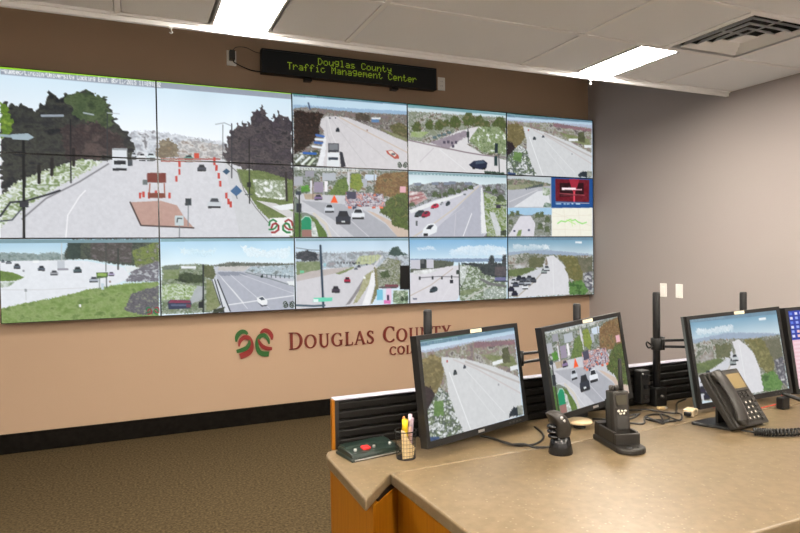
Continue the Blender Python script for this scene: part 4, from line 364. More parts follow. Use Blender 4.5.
SCENES['curve']=[('F',(170,204,224),.051,(206,226,234),.252),('M',[(-.005,.166),(.078,.163),(.222,.183),(.321,.161),(.395,.2),(.394,.299),(-.006,.286)],[(120,140,140),(150,164,164),(100,120,116)],.0116,.0077),('P',[(-.006,.262),(.407,.262),(.522,.278),(.758,.363),(.811,.495),(.622,.638),(.239,.737),(-.014,.838)],(222,226,232),5,.0026),('M',[(.383,.199),(.41,.05),(.436,.006),(.999,.009),(.995,.372),(.705,.322),(.522,.253),(.395,.254)],[(64,76,66),(84,92,80),(50,60,56),(104,104,100)],.0154,.0077),('M',[(.41,.025),(.487,.013),(.484,.239),(.395,.249)],[(46,62,60),(60,76,70)],.0128,.0051),('M',[(.551,.026),(.817,.016),(.813,.313),(.548,.254)],[(92,84,88),(70,70,66),(110,104,108)],.0128,.0051),('M',[(.815,.158),(.999,.03),(.994,.425),(.84,.366)],[(100,120,56),(124,136,80),(84,100,60),(150,140,150)],.0116,.0064),('P',[(.759,.337),(.894,.381),(.784,.442)],(220,226,228),4,.0051),('M',[(-.014,.826),(.141,.766),(.313,.718),(.517,.632),(.756,.569),(.993,.556),(.987,1.057),(-.017,1.031)],[(110,136,72),(126,150,88),(140,158,104),(98,124,66)],.018,.0064),('M',[(-.008,.37),(.075,.398),(.145,.457),(.097,.496),(-.009,.502)],[(112,140,70),(96,120,66)],.0116,.0039),('M',[(-.01,.514),(.085,.507),(.049,.565),(-.01,.574)],[(120,140,110),(210,216,214)],.0116,.0039),('L',[(-.011,.598),(.241,.614),(.518,.606)],.0051,(206,208,212)),('M',[(.769,.544),(.812,.417),(.895,.342),(.996,.293),(.993,.556),(.879,.55)],[(120,120,130),(96,94,104),(190,196,200)],.009,.0064),('M',[(.752,.905),(.808,.702),(.891,.655),(.992,.609),(.988,.952),(.887,.982)],[(112,112,116),(84,82,92),(140,146,130)],.009,.009),('P',[(.079,.353),(.079,.322),(.084,.318),(.089,.294),(.11,.295),(.115,.319),(.12,.323),(.119,.355)],(90,100,112),3,.0),('P',[(.086,.319),(.09,.299),(.109,.3),(.113,.32)],(35,40,48),3,.0),('P',[(.08,.357),(.08,.344),(.118,.345),(.118,.358)],(40,42,48),2,.0),('P',[(.223,.384),(.223,.352),(.228,.347),(.234,.323),(.255,.324),(.26,.349),(.265,.353),(.265,.385)],(84,94,106),3,.0),('P',[(.23,.349),(.235,.329),(.254,.329),(.258,.35)],(35,40,48),3,.0),('P',[(.224,.387),(.225,.374),(.263,.376),(.263,.389)],(40,42,48),2,.0),('P',[(.296,.439),(.296,.409),(.302,.405),(.308,.383),(.333,.384),(.338,.407),(.344,.411),(.343,.441)],(150,154,160),3,.0),('P',[(.304,.407),(.309,.388),(.331,.389),(.336,.408)],(35,40,48),3,.0),('P',[(.298,.442),(.298,.43),(.341,.432),(.341,.444)],(40,42,48),2,.0),('P',[(.437,.417),(.437,.38),(.444,.375),(.451,.346),(.478,.347),(.484,.376),(.491,.382),(.49,.42)],(72,90,96),3,.0),('P',[(.446,.376),(.452,.352),(.477,.353),(.482,.378)],(35,40,48),3,.0),('P',[(.439,.421),(.439,.406),(.488,.408),(.488,.423)],(40,42,48),2,.0),('P',[(.535,.538),(.536,.503),(.543,.498),(.55,.471),(.58,.473),(.586,.5),(.593,.506),(.593,.541)],(160,168,180),3,.0),('P',[(.546,.5),(.552,.477),(.578,.479),(.583,.502)],(35,40,48),3,.0),('P',[(.538,.542),(.538,.528),(.59,.53),(.59,.545)],(40,42,48),2,.0),('P',[(.035,.29),(.035,.274),(.039,.271),(.043,.259),(.062,.259),(.066,.272),(.07,.275),(.07,.292)],(120,130,140),3,.0),('P',[(.041,.272),(.045,.261),(.061,.262),(.064,.273)],(35,40,48),3,.0),('P',[(.036,.292),(.036,.285),(.069,.286),(.069,.293)],(40,42,48),2,.0),('P',[(.01,.28),(.01,.261),(.013,.258),(.015,.243),(.025,.244),(.027,.258),(.029,.261),(.029,.28)],(110,120,130),3,.0),('P',[(.014,.259),(.016,.246),(.024,.247),(.026,.259)],(35,40,48),3,.0),('P',[(.011,.282),(.011,.274),(.028,.275),(.028,.282)],(40,42,48),2,.0),('P',[(.657,.464),(.657,.438),(.662,.435),(.667,.416),(.688,.417),(.692,.436),(.697,.44),(.697,.466)],(170,160,190),3,.0),('P',[(.664,.436),(.668,.42),(.686,.421),(.69,.437)],(35,40,48),3,.0),('P',[(.658,.467),(.658,.456),(.695,.458),(.695,.468)],(40,42,48),2,.0),('P',[(.34,.265),(.386,.267),(.384,.381),(.339,.379)],(190,196,204),2,.0),('P',[(.34,.36),(.408,.362),(.408,.387),(.34,.384)],(150,150,160),2,.0),('L',[(.37,.025),(.367,.273)],.0051,(190,196,196)),('P',[(.193,.258),(.229,.259),(.229,.289),(.192,.288)],(235,238,240),2,.0),('P',[(.58,.42),(.657,.423),(.653,.482),(.584,.499)],(70,96,50),6,.0),('P',[(.589,.43),(.647,.433),(.646,.469),(.588,.466)],(140,170,90),2,.0),('L',[(.601,.484),(.599,.624)],.0051,(110,120,120)),('L',[(.646,.481),(.644,.614)],.0064,(70,80,80)),('P',[(.611,.558),(.629,.56),(.628,.636),(.61,.635)],(190,205,214),2,.0),('L',[(.647,.053),(.643,.41)],.0051,(60,66,64)),('L',[(.725,.131),(.722,.387)],.0103,(56,62,60)),('P',[(.14,.598),(.154,.599),(.154,.633),(.14,.632)],(150,156,160),2,.0),('L',[(.147,.632),(.147,.73)],.0039,(190,194,196)),('P',[(.468,.807),(.48,.808),(.48,.843),(.467,.842)],(230,234,232),2,.0),('P',[(.663,.526),(.673,.526),(.673,.552),(.662,.551)],(130,110,100),2,.0),('P',[(.132,.368),(.142,.369),(.142,.393),(.132,.393)],(130,134,140),2,.0),('P',[(-.003,.003),(.423,.011),(.999,.014),(.999,.051),(-.003,.051)],(120,150,160),4,.0),('L',[(.904,.919),(.906,.892),(.918,.88),(.93,.894)],.007,(30,120,60)),('L',[(.912,.937),(.917,.914),(.928,.906),(.938,.926),(.937,.953),(.924,.97),(.913,.968)],.0079,(150,40,45)),('L',[(.932,.921),(.926,.938),(.917,.949),(.903,.948)],.0065,(30,120,60)),('L',[(.989,.926),(.987,.899),(.975,.885),(.963,.897)],.007,(150,40,45)),('L',[(.98,.943),(.976,.919),(.965,.909),(.955,.928),(.954,.954),(.967,.973),(.979,.975)],.0079,(30,120,60)),('L',[(.961,.924),(.966,.942),(.975,.954),(.989,.956)],.0065,(150,40,45))]
SCENES['overpass']=[('F',(176,212,234),.046,(222,238,244),.357),('M',[(.128,.116),(.327,.168),(.409,.132),(.367,.243),(.166,.213)],[(214,232,240),(196,224,238)],.0418,.0139),('M',[(.576,.097),(.776,.177),(.985,.129),(.953,.284),(.632,.25)],[(226,238,244),(210,230,240)],.0418,.0139),('P',[(.366,.354),(.997,.363),(.991,1.041),(.317,1.006)],(190,194,204),5,.0),('M',[(.009,.365),(.086,.344),(.258,.338),(.379,.367),(.376,.614),(.359,.985),(.001,.977)],[(116,128,100),(150,158,146),(90,108,76),(176,182,178)],.0167,.007),('M',[(.365,.366),(.49,.321),(.574,.329),(.998,.358),(.997,.402),(.687,.378),(.461,.395)],[(84,92,84),(120,124,116)],.0111,.0056),('M',[(.659,.39),(.997,.376),(.995,.572),(.802,.51),(.615,.451)],[(220,228,234),(150,170,180),(190,204,212),(110,120,120)],.0125,.0056),('P',[(.413,.38),(.659,.377),(.601,.45),(.406,.43)],(190,188,186),10,.0056),('P',[(.399,.454),(.601,.456),(.802,.536),(.994,.676),(.991,1.041),(.482,.996),(.404,.566)],(172,176,188),5,.0028),('P',[(.406,.447),(.558,.454),(.643,.503),(.419,.505)],(140,146,160),6,.0042),('L',[(.419,.492),(.624,.958)],.0042,(226,228,232)),('L',[(.502,.496),(.797,.972)],.0042,(214,216,222)),('L',[(.439,.543),(.527,.723),(.596,.879)],.0056,(220,222,226)),('L',[(.572,.487),(.993,.78)],.0042,(206,208,214)),('L',[(.484,.896),(.697,.857),(.993,.806)],.0084,(224,226,230)),('L',[(.615,.464),(.816,.568),(.994,.676)],.007,(120,130,132)),('L',[(.686,.485),(.996,.546)],.0042,(90,100,104)),('P',[(.74,.492),(.748,.493),(.747,.538),(.74,.538)],(80,90,96),2,.0),('P',[(.775,.496),(.783,.497),(.782,.543),(.775,.542)],(80,90,96),2,.0),('P',[(.81,.5),(.818,.501),(.817,.547),(.81,.547)],(80,90,96),2,.0),('P',[(.846,.505),(.853,.505),(.853,.551),(.845,.551)],(80,90,96),2,.0),('P',[(.881,.509),(.889,.509),(.888,.556),(.881,.555)],(80,90,96),2,.0),('P',[(.917,.513),(.924,.514),(.924,.56),(.916,.56)],(80,90,96),2,.0),('P',[(.953,.517),(.96,.518),(.96,.565),(.952,.564)],(80,90,96),2,.0),('P',[(.731,.507),(.751,.508),(.751,.544),(.73,.543)],(46,60,60),2,.0),('P',[(.935,.607),(.995,.598),(.994,.676),(.949,.647)],(226,230,232),5,.0042),('M',[(.006,.605),(.096,.586),(.254,.632),(.281,.682),(.199,.799),(.004,.797)],[(100,130,60),(220,226,224),(120,146,80),(196,206,196)],.0097,.0042),('M',[(.111,.478),(.177,.445),(.243,.472),(.296,.487),(.295,.585),(.188,.591),(.097,.538)],[(52,66,48),(66,80,56),(40,52,42)],.0111,.007),('M',[(.298,.352),(.365,.366),(.392,.466),(.377,.545),(.31,.512)],[(84,92,64),(104,108,80)],.0111,.007),('M',[(.021,.402),(.138,.394),(.123,.527),(.02,.534)],[(110,128,84),(140,150,120)],.0111,.0056),('P',[(.145,.361),(.251,.365),(.25,.399),(.144,.395)],(226,230,234),2,.0),('M',[(.022,.354),(.138,.346),(.125,.406),(.021,.407)],[(90,104,90),(120,130,120)],.0111,.0056),('P',[(.254,.632),(.308,.635),(.306,.807),(.185,.871)],(170,176,180),6,.0042),('M',[(.323,.537),(.39,.59),(.428,.891),(.372,.961),(.318,.956)],[(110,122,80),(140,146,110)],.0111,.0042),('P',[(.357,.544),(.402,.546),(.499,.997),(.448,.993)],(210,214,220),4,.0),('L',[(.384,.553),(.448,.993)],.0084,(44,50,60)),('L',[(.404,.554),(.494,.984)],.0084,(40,44,52)),('L',[(.363,.544),(.421,.891)],.0056,(60,66,70)),('M',[(.373,.949),(.456,.918),(.441,.992),(.358,1.009)],[(50,56,48),(70,76,60)],.0111,.0042),('P',[(.044,.824),(.065,.794),(.206,.814),(.214,.864),(.204,.922),(.051,.921)],(52,60,84),6,.0),('P',[(.048,.836),(.068,.797),(.204,.817),(.207,.849)],(130,60,84),6,.0),('P',[(.067,.855),(.198,.865),(.198,.89),(.067,.879)],(90,100,126),2,.0),('P',[(.176,.861),(.208,.864),(.207,.908),(.175,.905)],(110,60,80),2,.0),('L',[(.302,.352),(.296,.979)],.0111,(36,42,48)),('P',[(.264,.836),(.299,.839),(.298,.923),(.263,.92)],(34,40,44),2,.0),('P',[(.289,.781),(.302,.782),(.301,.881),(.288,.88)],(30,36,40),2,.0),('P',[(.697,.816),(.741,.794),(.781,.863),(.777,.914),(.739,.921),(.704,.875)],(232,234,236),6,.0),('P',[(.712,.822),(.741,.806),(.761,.846),(.734,.854)],(70,80,94),6,.0),('P',[(.705,.883),(.739,.926),(.777,.919),(.777,.935),(.736,.942)],(60,64,72),6,.0),('P',[(.953,.889),(.971,.891),(.971,.917),(.953,.915)],(120,126,134),2,.0),('P',[(.007,-.001),(1.001,-.001),(1.001,.04),(.006,.042)],(130,166,176),6,.0),('L',[(.906,.92),(.909,.896),(.921,.884),(.933,.898)],.0071,(40,60,40)),('L',[(.915,.938),(.92,.916),(.93,.908),(.941,.927),(.941,.952),(.927,.968),(.915,.967)],.008,(30,40,30)),('L',[(.935,.923),(.929,.939),(.919,.949),(.906,.948)],.0067,(40,60,40)),('L',[(.993,.927),(.991,.902),(.979,.889),(.967,.9)],.0071,(30,40,30)),('L',[(.984,.943),(.979,.92),(.969,.911),(.958,.929),(.958,.954),(.971,.971),(.983,.972)],.008,(40,60,40)),('L',[(.964,.925),(.97,.942),(.979,.954),(.993,.955)],.0067,(30,40,30))]
SCENES['boulevard_crest']=[('F',(180,206,226),.03,(206,222,234),.224),('M',[(.012,.193),(.336,.221),(.731,.197),(.994,.258),(.992,.461),(.01,.423)],[(170,180,190),(196,204,212),(140,150,156),(150,146,150)],.0131,.0065),('P',[(.009,.548),(.27,.433),(.541,.433),(.648,.393),(.742,.451),(.7,.582),(.643,.996),(.004,.997)],(204,203,208),5,.0026),('M',[(.011,.339),(.208,.335),(.219,.452),(.009,.527)],[(110,126,90),(140,150,120)],.0118,.0052),('M',[(.01,.214),(.098,.174),(.184,.218),(.196,.324),(.008,.329)],[(48,54,62),(64,70,76),(84,84,92)],.0105,.0079),('P',[(.009,.527),(.132,.47),(.463,.423),(.371,.501),(.008,.61)],(186,178,176),5,.0),('M',[(.333,.51),(.489,.424),(.502,.442),(.371,.533)],[(140,150,110),(120,132,90)],.0105,.0039),('M',[(.543,.269),(.731,.252),(.757,.297),(.648,.393),(.502,.388)],[(170,180,140),(190,196,160),(150,160,120)],.0118,.0052),('L',[(.751,.275),(.675,.427)],.0157,(206,206,210)),('P',[(.553,.662),(.607,.533),(.633,.557),(.552,.749),(.458,.96),(.419,.978),(.485,.832)],(140,136,140),6,.0),('M',[(.593,.555),(.674,.471),(.646,.645),(.523,.943),(.484,.962),(.552,.727)],[(150,150,110),(180,178,150)],.0105,.0039),('P',[(.654,.514),(.694,.515),(.672,.756),(.629,.995),(.563,.99),(.618,.753)],(232,232,234),5,.0),('M',[(.675,.427),(.728,.495),(.712,.803),(.656,.975),(.643,.974),(.686,.691)],[(140,134,100),(110,110,80)],.0105,.0039),('M',[(.702,.45),(.798,.298),(.923,.346),(.919,.727),(.713,.737)],[(136,136,104),(100,110,80),(170,172,164),(90,96,76),(196,198,196)],.0144,.0065),('M',[(.806,.254),(.841,.155),(.897,.133),(.931,.212),(.994,.258),(.868,.278)],[(70,90,86),(56,76,72)],.0105,.0079),('M',[(.728,.517),(.797,.476),(.823,.588),(.741,.606)],[(70,84,60),(90,104,74)],.0105,.0065),('P',[(.915,.418),(1.006,.421),(1.003,.786),(.912,.78)],(6,7,9),0,.0),('P',[(.699,.769),(.753,.773),(.752,.928),(.697,.923)],(120,190,216),2,.0),('P',[(.783,.752),(.833,.755),(.831,.956),(.782,.952)],(226,196,220),2,.0),('P',[(.791,.853),(.81,.854),(.809,.943),(.79,.942)],(60,50,70),2,.0),('P',[(.761,.931),(.824,.935),(.824,.989),(.761,.984)],(220,120,180),2,.0),('P',[(.774,.696),(.899,.703),(.898,.748),(.774,.741)],(120,70,80),2,.0),('M',[(.849,.79),(.989,.799),(.987,1.002),(.847,.991)],[(190,214,190),(90,110,80),(220,226,214)],.0118,.0039),('P',[(.719,.724),(.884,.734),(.884,.761),(.719,.751)],(90,80,84),2,.0),('L',[(.213,.113),(.229,.984)],.0183,(44,62,80)),('L',[(.013,.139),(.123,.17),(.212,.176)],.0052,(90,104,116)),('P',[(.147,.85),(.31,.854),(.303,.909),(.146,.909)],(110,210,180),6,.0),('P',[(.149,.867),(.187,.87),(.186,.913),(.149,.91)],(220,240,236),2,.0),('L',[(.005,.944),(.152,.967),(.24,.964)],.0157,(70,90,104)),('P',[(.041,.457),(.075,.459),(.075,.497),(.041,.495)],(110,190,150),2,.0),('P',[(.009,.298),(.05,.299),(.05,.324),(.009,.323)],(190,206,220),2,.0),('P',[(.237,.359),(.259,.36),(.259,.411),(.236,.41)],(150,190,200),2,.0),('P',[(.302,.786),(.303,.737),(.311,.731),(.32,.694),(.355,.696),(.363,.734),(.372,.741),(.371,.791)],(64,56,70),3,.0),('P',[(.314,.733),(.322,.702),(.353,.704),(.36,.736)],(35,40,48),3,.0),('P',[(.305,.791),(.305,.772),(.369,.776),(.368,.795)],(40,42,48),2,.0),('P',[(.409,.647),(.409,.607),(.416,.601),(.423,.57),(.453,.572),(.459,.603),(.466,.609),(.466,.651)],(170,40,70),3,.0),('P',[(.419,.603),(.425,.577),(.451,.578),(.457,.605)],(35,40,48),3,.0),('P',[(.411,.652),(.411,.635),(.464,.638),(.464,.655)],(40,42,48),2,.0),('P',[(.526,.434),(.526,.415),(.53,.412),(.534,.397),(.55,.398),(.554,.413),(.557,.416),(.557,.436)],(80,84,100),3,.0),('P',[(.531,.413),(.534,.401),(.549,.401),(.552,.414)],(35,40,48),3,.0),('P',[(.527,.436),(.527,.428),(.556,.43),(.556,.437)],(40,42,48),2,.0),('P',[(.498,.464),(.498,.449),(.502,.447),(.506,.436),(.524,.436),(.528,.448),(.532,.45),(.532,.465)],(130,136,146),3,.0),('P',[(.504,.448),(.507,.438),(.523,.439),(.526,.448)],(35,40,48),3,.0),('P',[(.499,.466),(.499,.46),(.531,.461),(.53,.467)],(40,42,48),2,.0),('P',[(.602,.38),(.62,.381),(.62,.407),(.601,.406)],(80,84,96),2,.0),('P',[(.489,.363),(.51,.364),(.51,.39),(.489,.389)],(70,76,84),2,.0),('P',[(.58,.567),(.599,.568),(.598,.603),(.58,.602)],(230,232,232),2,.0),('P',[(.355,.346),(.365,.346),(.365,.376),(.355,.376)],(80,84,90),2,.0),('P',[(.381,.347),(.391,.347),(.391,.377),(.38,.377)],(80,84,90),2,.0),('P',[(.406,.348),(.417,.348),(.416,.378),(.406,.378)],(80,84,90),2,.0),('P',[(.432,.349),(.443,.349),(.442,.379),(.432,.379)],(80,84,90),2,.0),('P',[(.458,.349),(.469,.35),(.468,.38),(.458,.38)],(80,84,90),2,.0),('P',[(.484,.35),(.495,.351),(.495,.381),(.484,.381)],(80,84,90),2,.0),('P',[(.511,.351),(.521,.351),(.521,.382),(.51,.381)],(80,84,90),2,.0),('P',[(.537,.352),(.547,.352),(.547,.383),(.537,.382)],(80,84,90),2,.0),('L',[(.234,.198),(.233,.346)],.0026,(140,146,156)),('L',[(.266,.199),(.265,.347)],.0026,(140,146,156)),('L',[(.298,.199),(.296,.348)],.0026,(140,146,156)),('L',[(.329,.2),(.328,.349)],.0026,(140,146,156)),('L',[(.361,.2),(.36,.351)],.0026,(140,146,156)),('L',[(.394,.201),(.392,.352)],.0026,(140,146,156)),('L',[(.426,.202),(.424,.353)],.0026,(140,146,156)),('L',[(.458,.202),(.457,.354)],.0026,(140,146,156)),('L',[(.491,.203),(.49,.355)],.0026,(140,146,156)),('L',[(.524,.204),(.522,.356)],.0026,(140,146,156)),('L',[(.557,.204),(.555,.357)],.0026,(140,146,156)),('L',[(.59,.205),(.588,.358)],.0026,(140,146,156)),('L',[(.623,.206),(.622,.359)],.0026,(140,146,156)),('L',[(.657,.207),(.655,.36)],.0026,(140,146,156)),('L',[(.69,.207),(.689,.361)],.0026,(140,146,156)),('L',[(.724,.208),(.723,.362)],.0026,(140,146,156)),('P',[(.012,.01),(.996,.011),(.996,.043),(.011,.043)],(130,160,170),6,.0),('T', '~', .038, .01, .021, (180, 206, 214)),('L',[(.916,.914),(.918,.896),(.928,.887),(.938,.897)],.0059,(40,60,40)),('L',[(.923,.927),(.927,.911),(.936,.905),(.944,.92),(.944,.938),(.933,.95),(.924,.95)],.0066,(30,40,30)),('L',[(.94,.916),(.935,.928),(.927,.936),(.916,.935)],.0055,(40,60,40)),('L',[(.987,.92),(.985,.901),(.975,.89),(.965,.899)],.0059,(30,40,30)),('L',[(.98,.932),(.976,.914),(.967,.907),(.958,.921),(.958,.94),(.969,.953),(.979,.954)],.0066,(40,60,40)),('L',[(.963,.918),(.968,.931),(.976,.94),(.987,.94)],.0055,(30,40,30))]
SCENES['junction']=[('F',(130,178,214),.041,(206,226,238),.348),('M',[(.068,.154),(.231,.135),(.258,.19),(.081,.186)],[(210,226,238),(180,206,228)],.0286,.0114),('M',[(.397,.203),(.54,.14),(.804,.121),(.985,.169),(.984,.294),(.397,.29)],[(220,232,240),(196,218,234)],.0343,.0143),('P',[(.007,.322),(.984,.339),(.983,.396),(.006,.375)],(130,150,176),5,.0043),('M',[(.007,.344),(.285,.352),(.438,.378),(.424,.465),(.228,.49),(.005,.534)],[(78,86,74),(98,104,92),(60,68,62)],.0143,.0071),('P',[(.005,.534),(.228,.484),(.424,.443),(.495,.435),(.491,.885),(.462,.981),(.001,1.0)],(212,210,216),5,.0043),('M',[(.038,.504),(.201,.482),(.283,.503),(.159,.562),(.038,.557)],[(232,234,236),(190,192,190)],.0143,.0043),('L',[(.423,.487),(.199,.736),(.002,.883)],.0071,(186,172,162)),('L',[(.48,.577),(.364,.833),(.307,.981)],.0029,(226,226,230)),('M',[(.488,.424),(.713,.432),(.985,.6),(.982,1.009),(.491,.994)],[(150,158,144),(214,220,218),(110,128,94),(90,104,84),(196,200,198)],.0129,.0071),('M',[(.495,.457),(.567,.449),(.551,.646),(.492,.797)],[(226,230,232),(150,160,150)],.0114,.0043),('M',[(.51,.392),(.787,.423),(.818,.278),(.847,.302),(.862,.403),(.937,.428),(.946,.293),(.987,.282),(.984,.668),(.86,.639),(.741,.589),(.683,.475),(.509,.425)],[(58,68,70),(74,80,80),(46,54,58),(90,88,92)],.0129,.01),('M',[(.861,.482),(.986,.464),(.985,.623),(.86,.617)],[(100,92,94),(80,78,84)],.0129,.0057),('P',[(.696,.676),(.799,.771),(.983,.816),(.984,.782),(.829,.728),(.718,.655)],(110,112,112),5,.0029),('L',[(.784,.804),(.621,.916),(.548,.988)],.0129,(186,186,180)),('L',[(.506,.886),(.68,.809)],.0086,(190,192,186)),('P',[(.86,.644),(.981,.65),(.981,.709),(.86,.702)],(110,112,150),2,.0),('P',[(.845,.695),(.996,.703),(.996,.726),(.844,.717)],(70,76,84),2,.0),('M',[(.739,.823),(.983,.827),(.982,.975),(.738,.98)],[(200,206,206),(120,134,120),(230,233,234)],.0129,.0043),('M',[(.492,.841),(.74,.79),(.607,.893),(.506,.908)],[(110,124,90),(140,150,120)],.0114,.0043),('P',[(.009,.339),(.103,.342),(.102,.479),(.008,.475)],(196,196,206),2,.0),('P',[(.165,.336),(.234,.338),(.233,.471),(.164,.468)],(196,196,206),2,.0),('P',[(.107,.33),(.156,.331),(.155,.472),(.106,.47)],(52,58,62),2,.0),('P',[(.112,.336),(.142,.337),(.142,.401),(.112,.4)],(90,94,96),2,.0),('L',[(.091,.614),(.283,.602),(.486,.621)],.0057,(90,90,96)),('P',[(.089,.593),(.104,.594),(.104,.645),(.089,.644)],(40,44,50),2,.0),('P',[(.214,.595),(.229,.596),(.229,.647),(.214,.646)],(40,44,50),2,.0),('P',[(.306,.599),(.321,.6),(.32,.652),(.305,.651)],(40,44,50),2,.0),('P',[(.404,.591),(.419,.592),(.419,.644),(.403,.643)],(40,44,50),2,.0),('L',[(.487,.402),(.488,.906)],.01,(48,52,56)),('P',[(.459,.51),(.484,.511),(.484,.577),(.458,.576)],(60,70,66),2,.0),('P',[(.188,.844),(.195,.795),(.222,.757),(.255,.754),(.271,.785),(.267,.824),(.23,.847)],(58,70,78),4,.0),('P',[(.209,.796),(.226,.767),(.253,.766),(.234,.801)],(40,46,56),6,.0),('P',[(.197,.85),(.197,.83),(.221,.831),(.221,.851)],(30,32,36),6,.0),('P',[(.391,.658),(.425,.66),(.425,.716),(.391,.714)],(46,46,56),2,.0),('P',[(.028,.917),(.068,.92),(.068,.945),(.028,.942)],(110,116,130),2,.0),('L',[(.493,.731),(.509,.776)],.0086,(60,66,60)),('P',[(.009,-.003),(.989,-.003),(.989,.033),(.009,.035)],(120,156,176),6,.0),('T', '~', .11, .002, .019, (180, 206, 224))]
# ------------------------------------------------------------------ the room
XL, YB, ZT = -2.90, -7.64, 3.45
f = struct('floor', MB().box((XL, YB, -0.1), (XWALL, YWALL, 0)), 'carpet'); f['label'] = 'dark brown flecked office carpet'
struct('wall_front', MB().box((XL - 0.1, YWALL, -0.1), (XWALL + 0.1, YWALL + 0.12, ZT + 0.1)), 'warm_lit_paint')['label'] = 'wall behind the bank of screens, warm lamp hue put into its tan'
struct('wall_right', MB().box((XWALL, YB - 0.1, -0.1), (XWALL + 0.12, YWALL, ZT + 0.1)), 'cool_lit_paint')['label'] = 'wall on the right, cool screen light put into its pale grey'
struct('wall_left', MB().box((XL - 0.12, YB - 0.1, -0.1), (XL, YWALL, ZT + 0.1)), 'white_paint')['label'] = 'white wall left of the desk'
struct('wall_back', MB().box((XL, YB - 0.12, -0.1), (XWALL, YB, ZT + 0.1)), 'white_paint')['label'] = 'painted wall behind the desk'
struct('baseboard_front', MB().box((XL, YWALL - 0.012, 0), (XWALL - 0.012, YWALL, 0.140)), 'rubber_base', bevel=0.004)['label'] = 'tall black rubber baseboard under the screens'
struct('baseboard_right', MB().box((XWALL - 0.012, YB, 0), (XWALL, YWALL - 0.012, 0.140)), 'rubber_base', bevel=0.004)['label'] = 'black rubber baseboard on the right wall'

ceiling = struct('ceiling', MB().box((XL, YB, CEIL + 0.10), (XWALL, CEDGE, CEIL + 0.14)).box((XL, CEDGE, ZT), (XWALL, YWALL, ZT + 0.05)), 'ceiling_tile')
ceiling['label'] = 'suspended ceiling of white tiles that stops short of the screens'
t1 = struct('trim_1', MB().box((XL, CEDGE, CEIL - 0.034), (XWALL, CEDGE + 0.022, ZT)).box((XL, CEDGE - 0.012, CEIL - 0.012), (XWALL, CEDGE, CEIL + 0.004)), 'white_metal')
t1['label'] = 'white metal edge of the suspended ceiling'
BAR = 0.028
XG = [XL, -1.655, -0.435, 0.785, 1.995, 3.205, 4.42, XWALL]
YG = [CEDGE - 0.61 * i for i in range(11)]
def cell_tile(x0, x1, y0, y1):
    return obj('ceiling_tile', MB().box((x0 + BAR / 2 + 0.004, y1 + BAR / 2 + 0.004, CEIL), (x1 - BAR / 2 - 0.004, y0 - BAR / 2 - 0.004, CEIL + 0.015)), 'ceiling_tile', ceiling, bevel=0.002, seg=1)
LIGHT_W, LIGHT_ROWS = 0.305, (0, 3, 6, 9)
def grid_bar(x0, x1, y0, y1): return obj('grid_bar', MB().box((x0, y0, CEIL - 0.004), (x1, y1, CEIL + 0.03)), 'white_metal', ceiling)
lights = []
for r in range(len(YG) - 1):
    for c in range(len(XG) - 1):
        x0, x1, y0, y1 = XG[c], XG[c + 1], YG[r], YG[r + 1]
        if r in LIGHT_ROWS and XG[c] in (-1.655, 0.785, 3.205) and (r or c > 1):  # left column and rear rows unseen, added to light desk and wood end
            m = (x0 + x1) / 2; lights.append((m, (y0 + y1) / 2, r, c))
            cell_tile(x0, m - LIGHT_W / 2, y0, y1); cell_tile(m + LIGHT_W / 2, x1, y0, y1)
        elif r == 1 and XG[c] == 3.205:
            cell_tile(x0, 3.815, y0, y1); grid_bar(3.815 - BAR / 2, 3.815 + BAR / 2, y1 + BAR / 2, y0 - BAR / 2)
        else:
            cell_tile(x0, x1, y0, y1)
for x in XG[1:-1]: grid_bar(x - BAR / 2, x + BAR / 2, YB, CEDGE)
for y in YG[1:]:
    for c in range(len(XG) - 1): grid_bar(XG[c] + (BAR / 2 if c else 0), XG[c + 1] - (BAR / 2 if c < len(XG) - 2 else 0), y - BAR / 2, y + BAR / 2)
struct('trim_2', MB().box((XWALL - 0.02, YB, CEIL - 0.003), (XWALL, CEDGE - 0.012, CEIL + 0.003)), 'white_metal')['label'] = 'thin white wall angle along the right wall'

def ceiling_light(x, y, label, group=None):
    t = thing('ceiling_light', label, 'light', (x, y, CEIL), group=group)
    w, d = LIGHT_W, 0.61 - BAR
    fr = MB()
    fr.box((-w / 2, -d / 2, -0.002), (-w / 2 + 0.012, d / 2, 0.05)).box((w / 2 - 0.012, -d / 2, -0.002), (w / 2, d / 2, 0.05))
    fr.box((-w / 2 + 0.012, -d / 2, -0.002), (w / 2 - 0.012, -d / 2 + 0.012, 0.05)).box((-w / 2 + 0.012, d / 2 - 0.012, -0.002), (w / 2 - 0.012, d / 2, 0.05))
    fr.box((-w / 2, -d / 2, 0.05), (w / 2, d / 2, 0.06))
    obj('frame', fr, 'white_metal', t)
    obj('diffuser', MB().box((-w / 2 + 0.012, -d / 2 + 0.012, 0.002), (w / 2 - 0.012, d / 2 - 0.012, 0.008)), 'lamp_glow', t)
for x, y, r, c in lights:
    if r == 0: ceiling_light(x, y, 'bright ceiling light at the ceiling edge, left of the dot matrix sign' if x < 2 else 'bright ceiling light at the ceiling edge, beside the square air vent', 'recessed ceiling lights')
    else: ceiling_light(x, y, 'unseen recessed ceiling light further back in the room', 'unseen recessed ceiling lights further back')

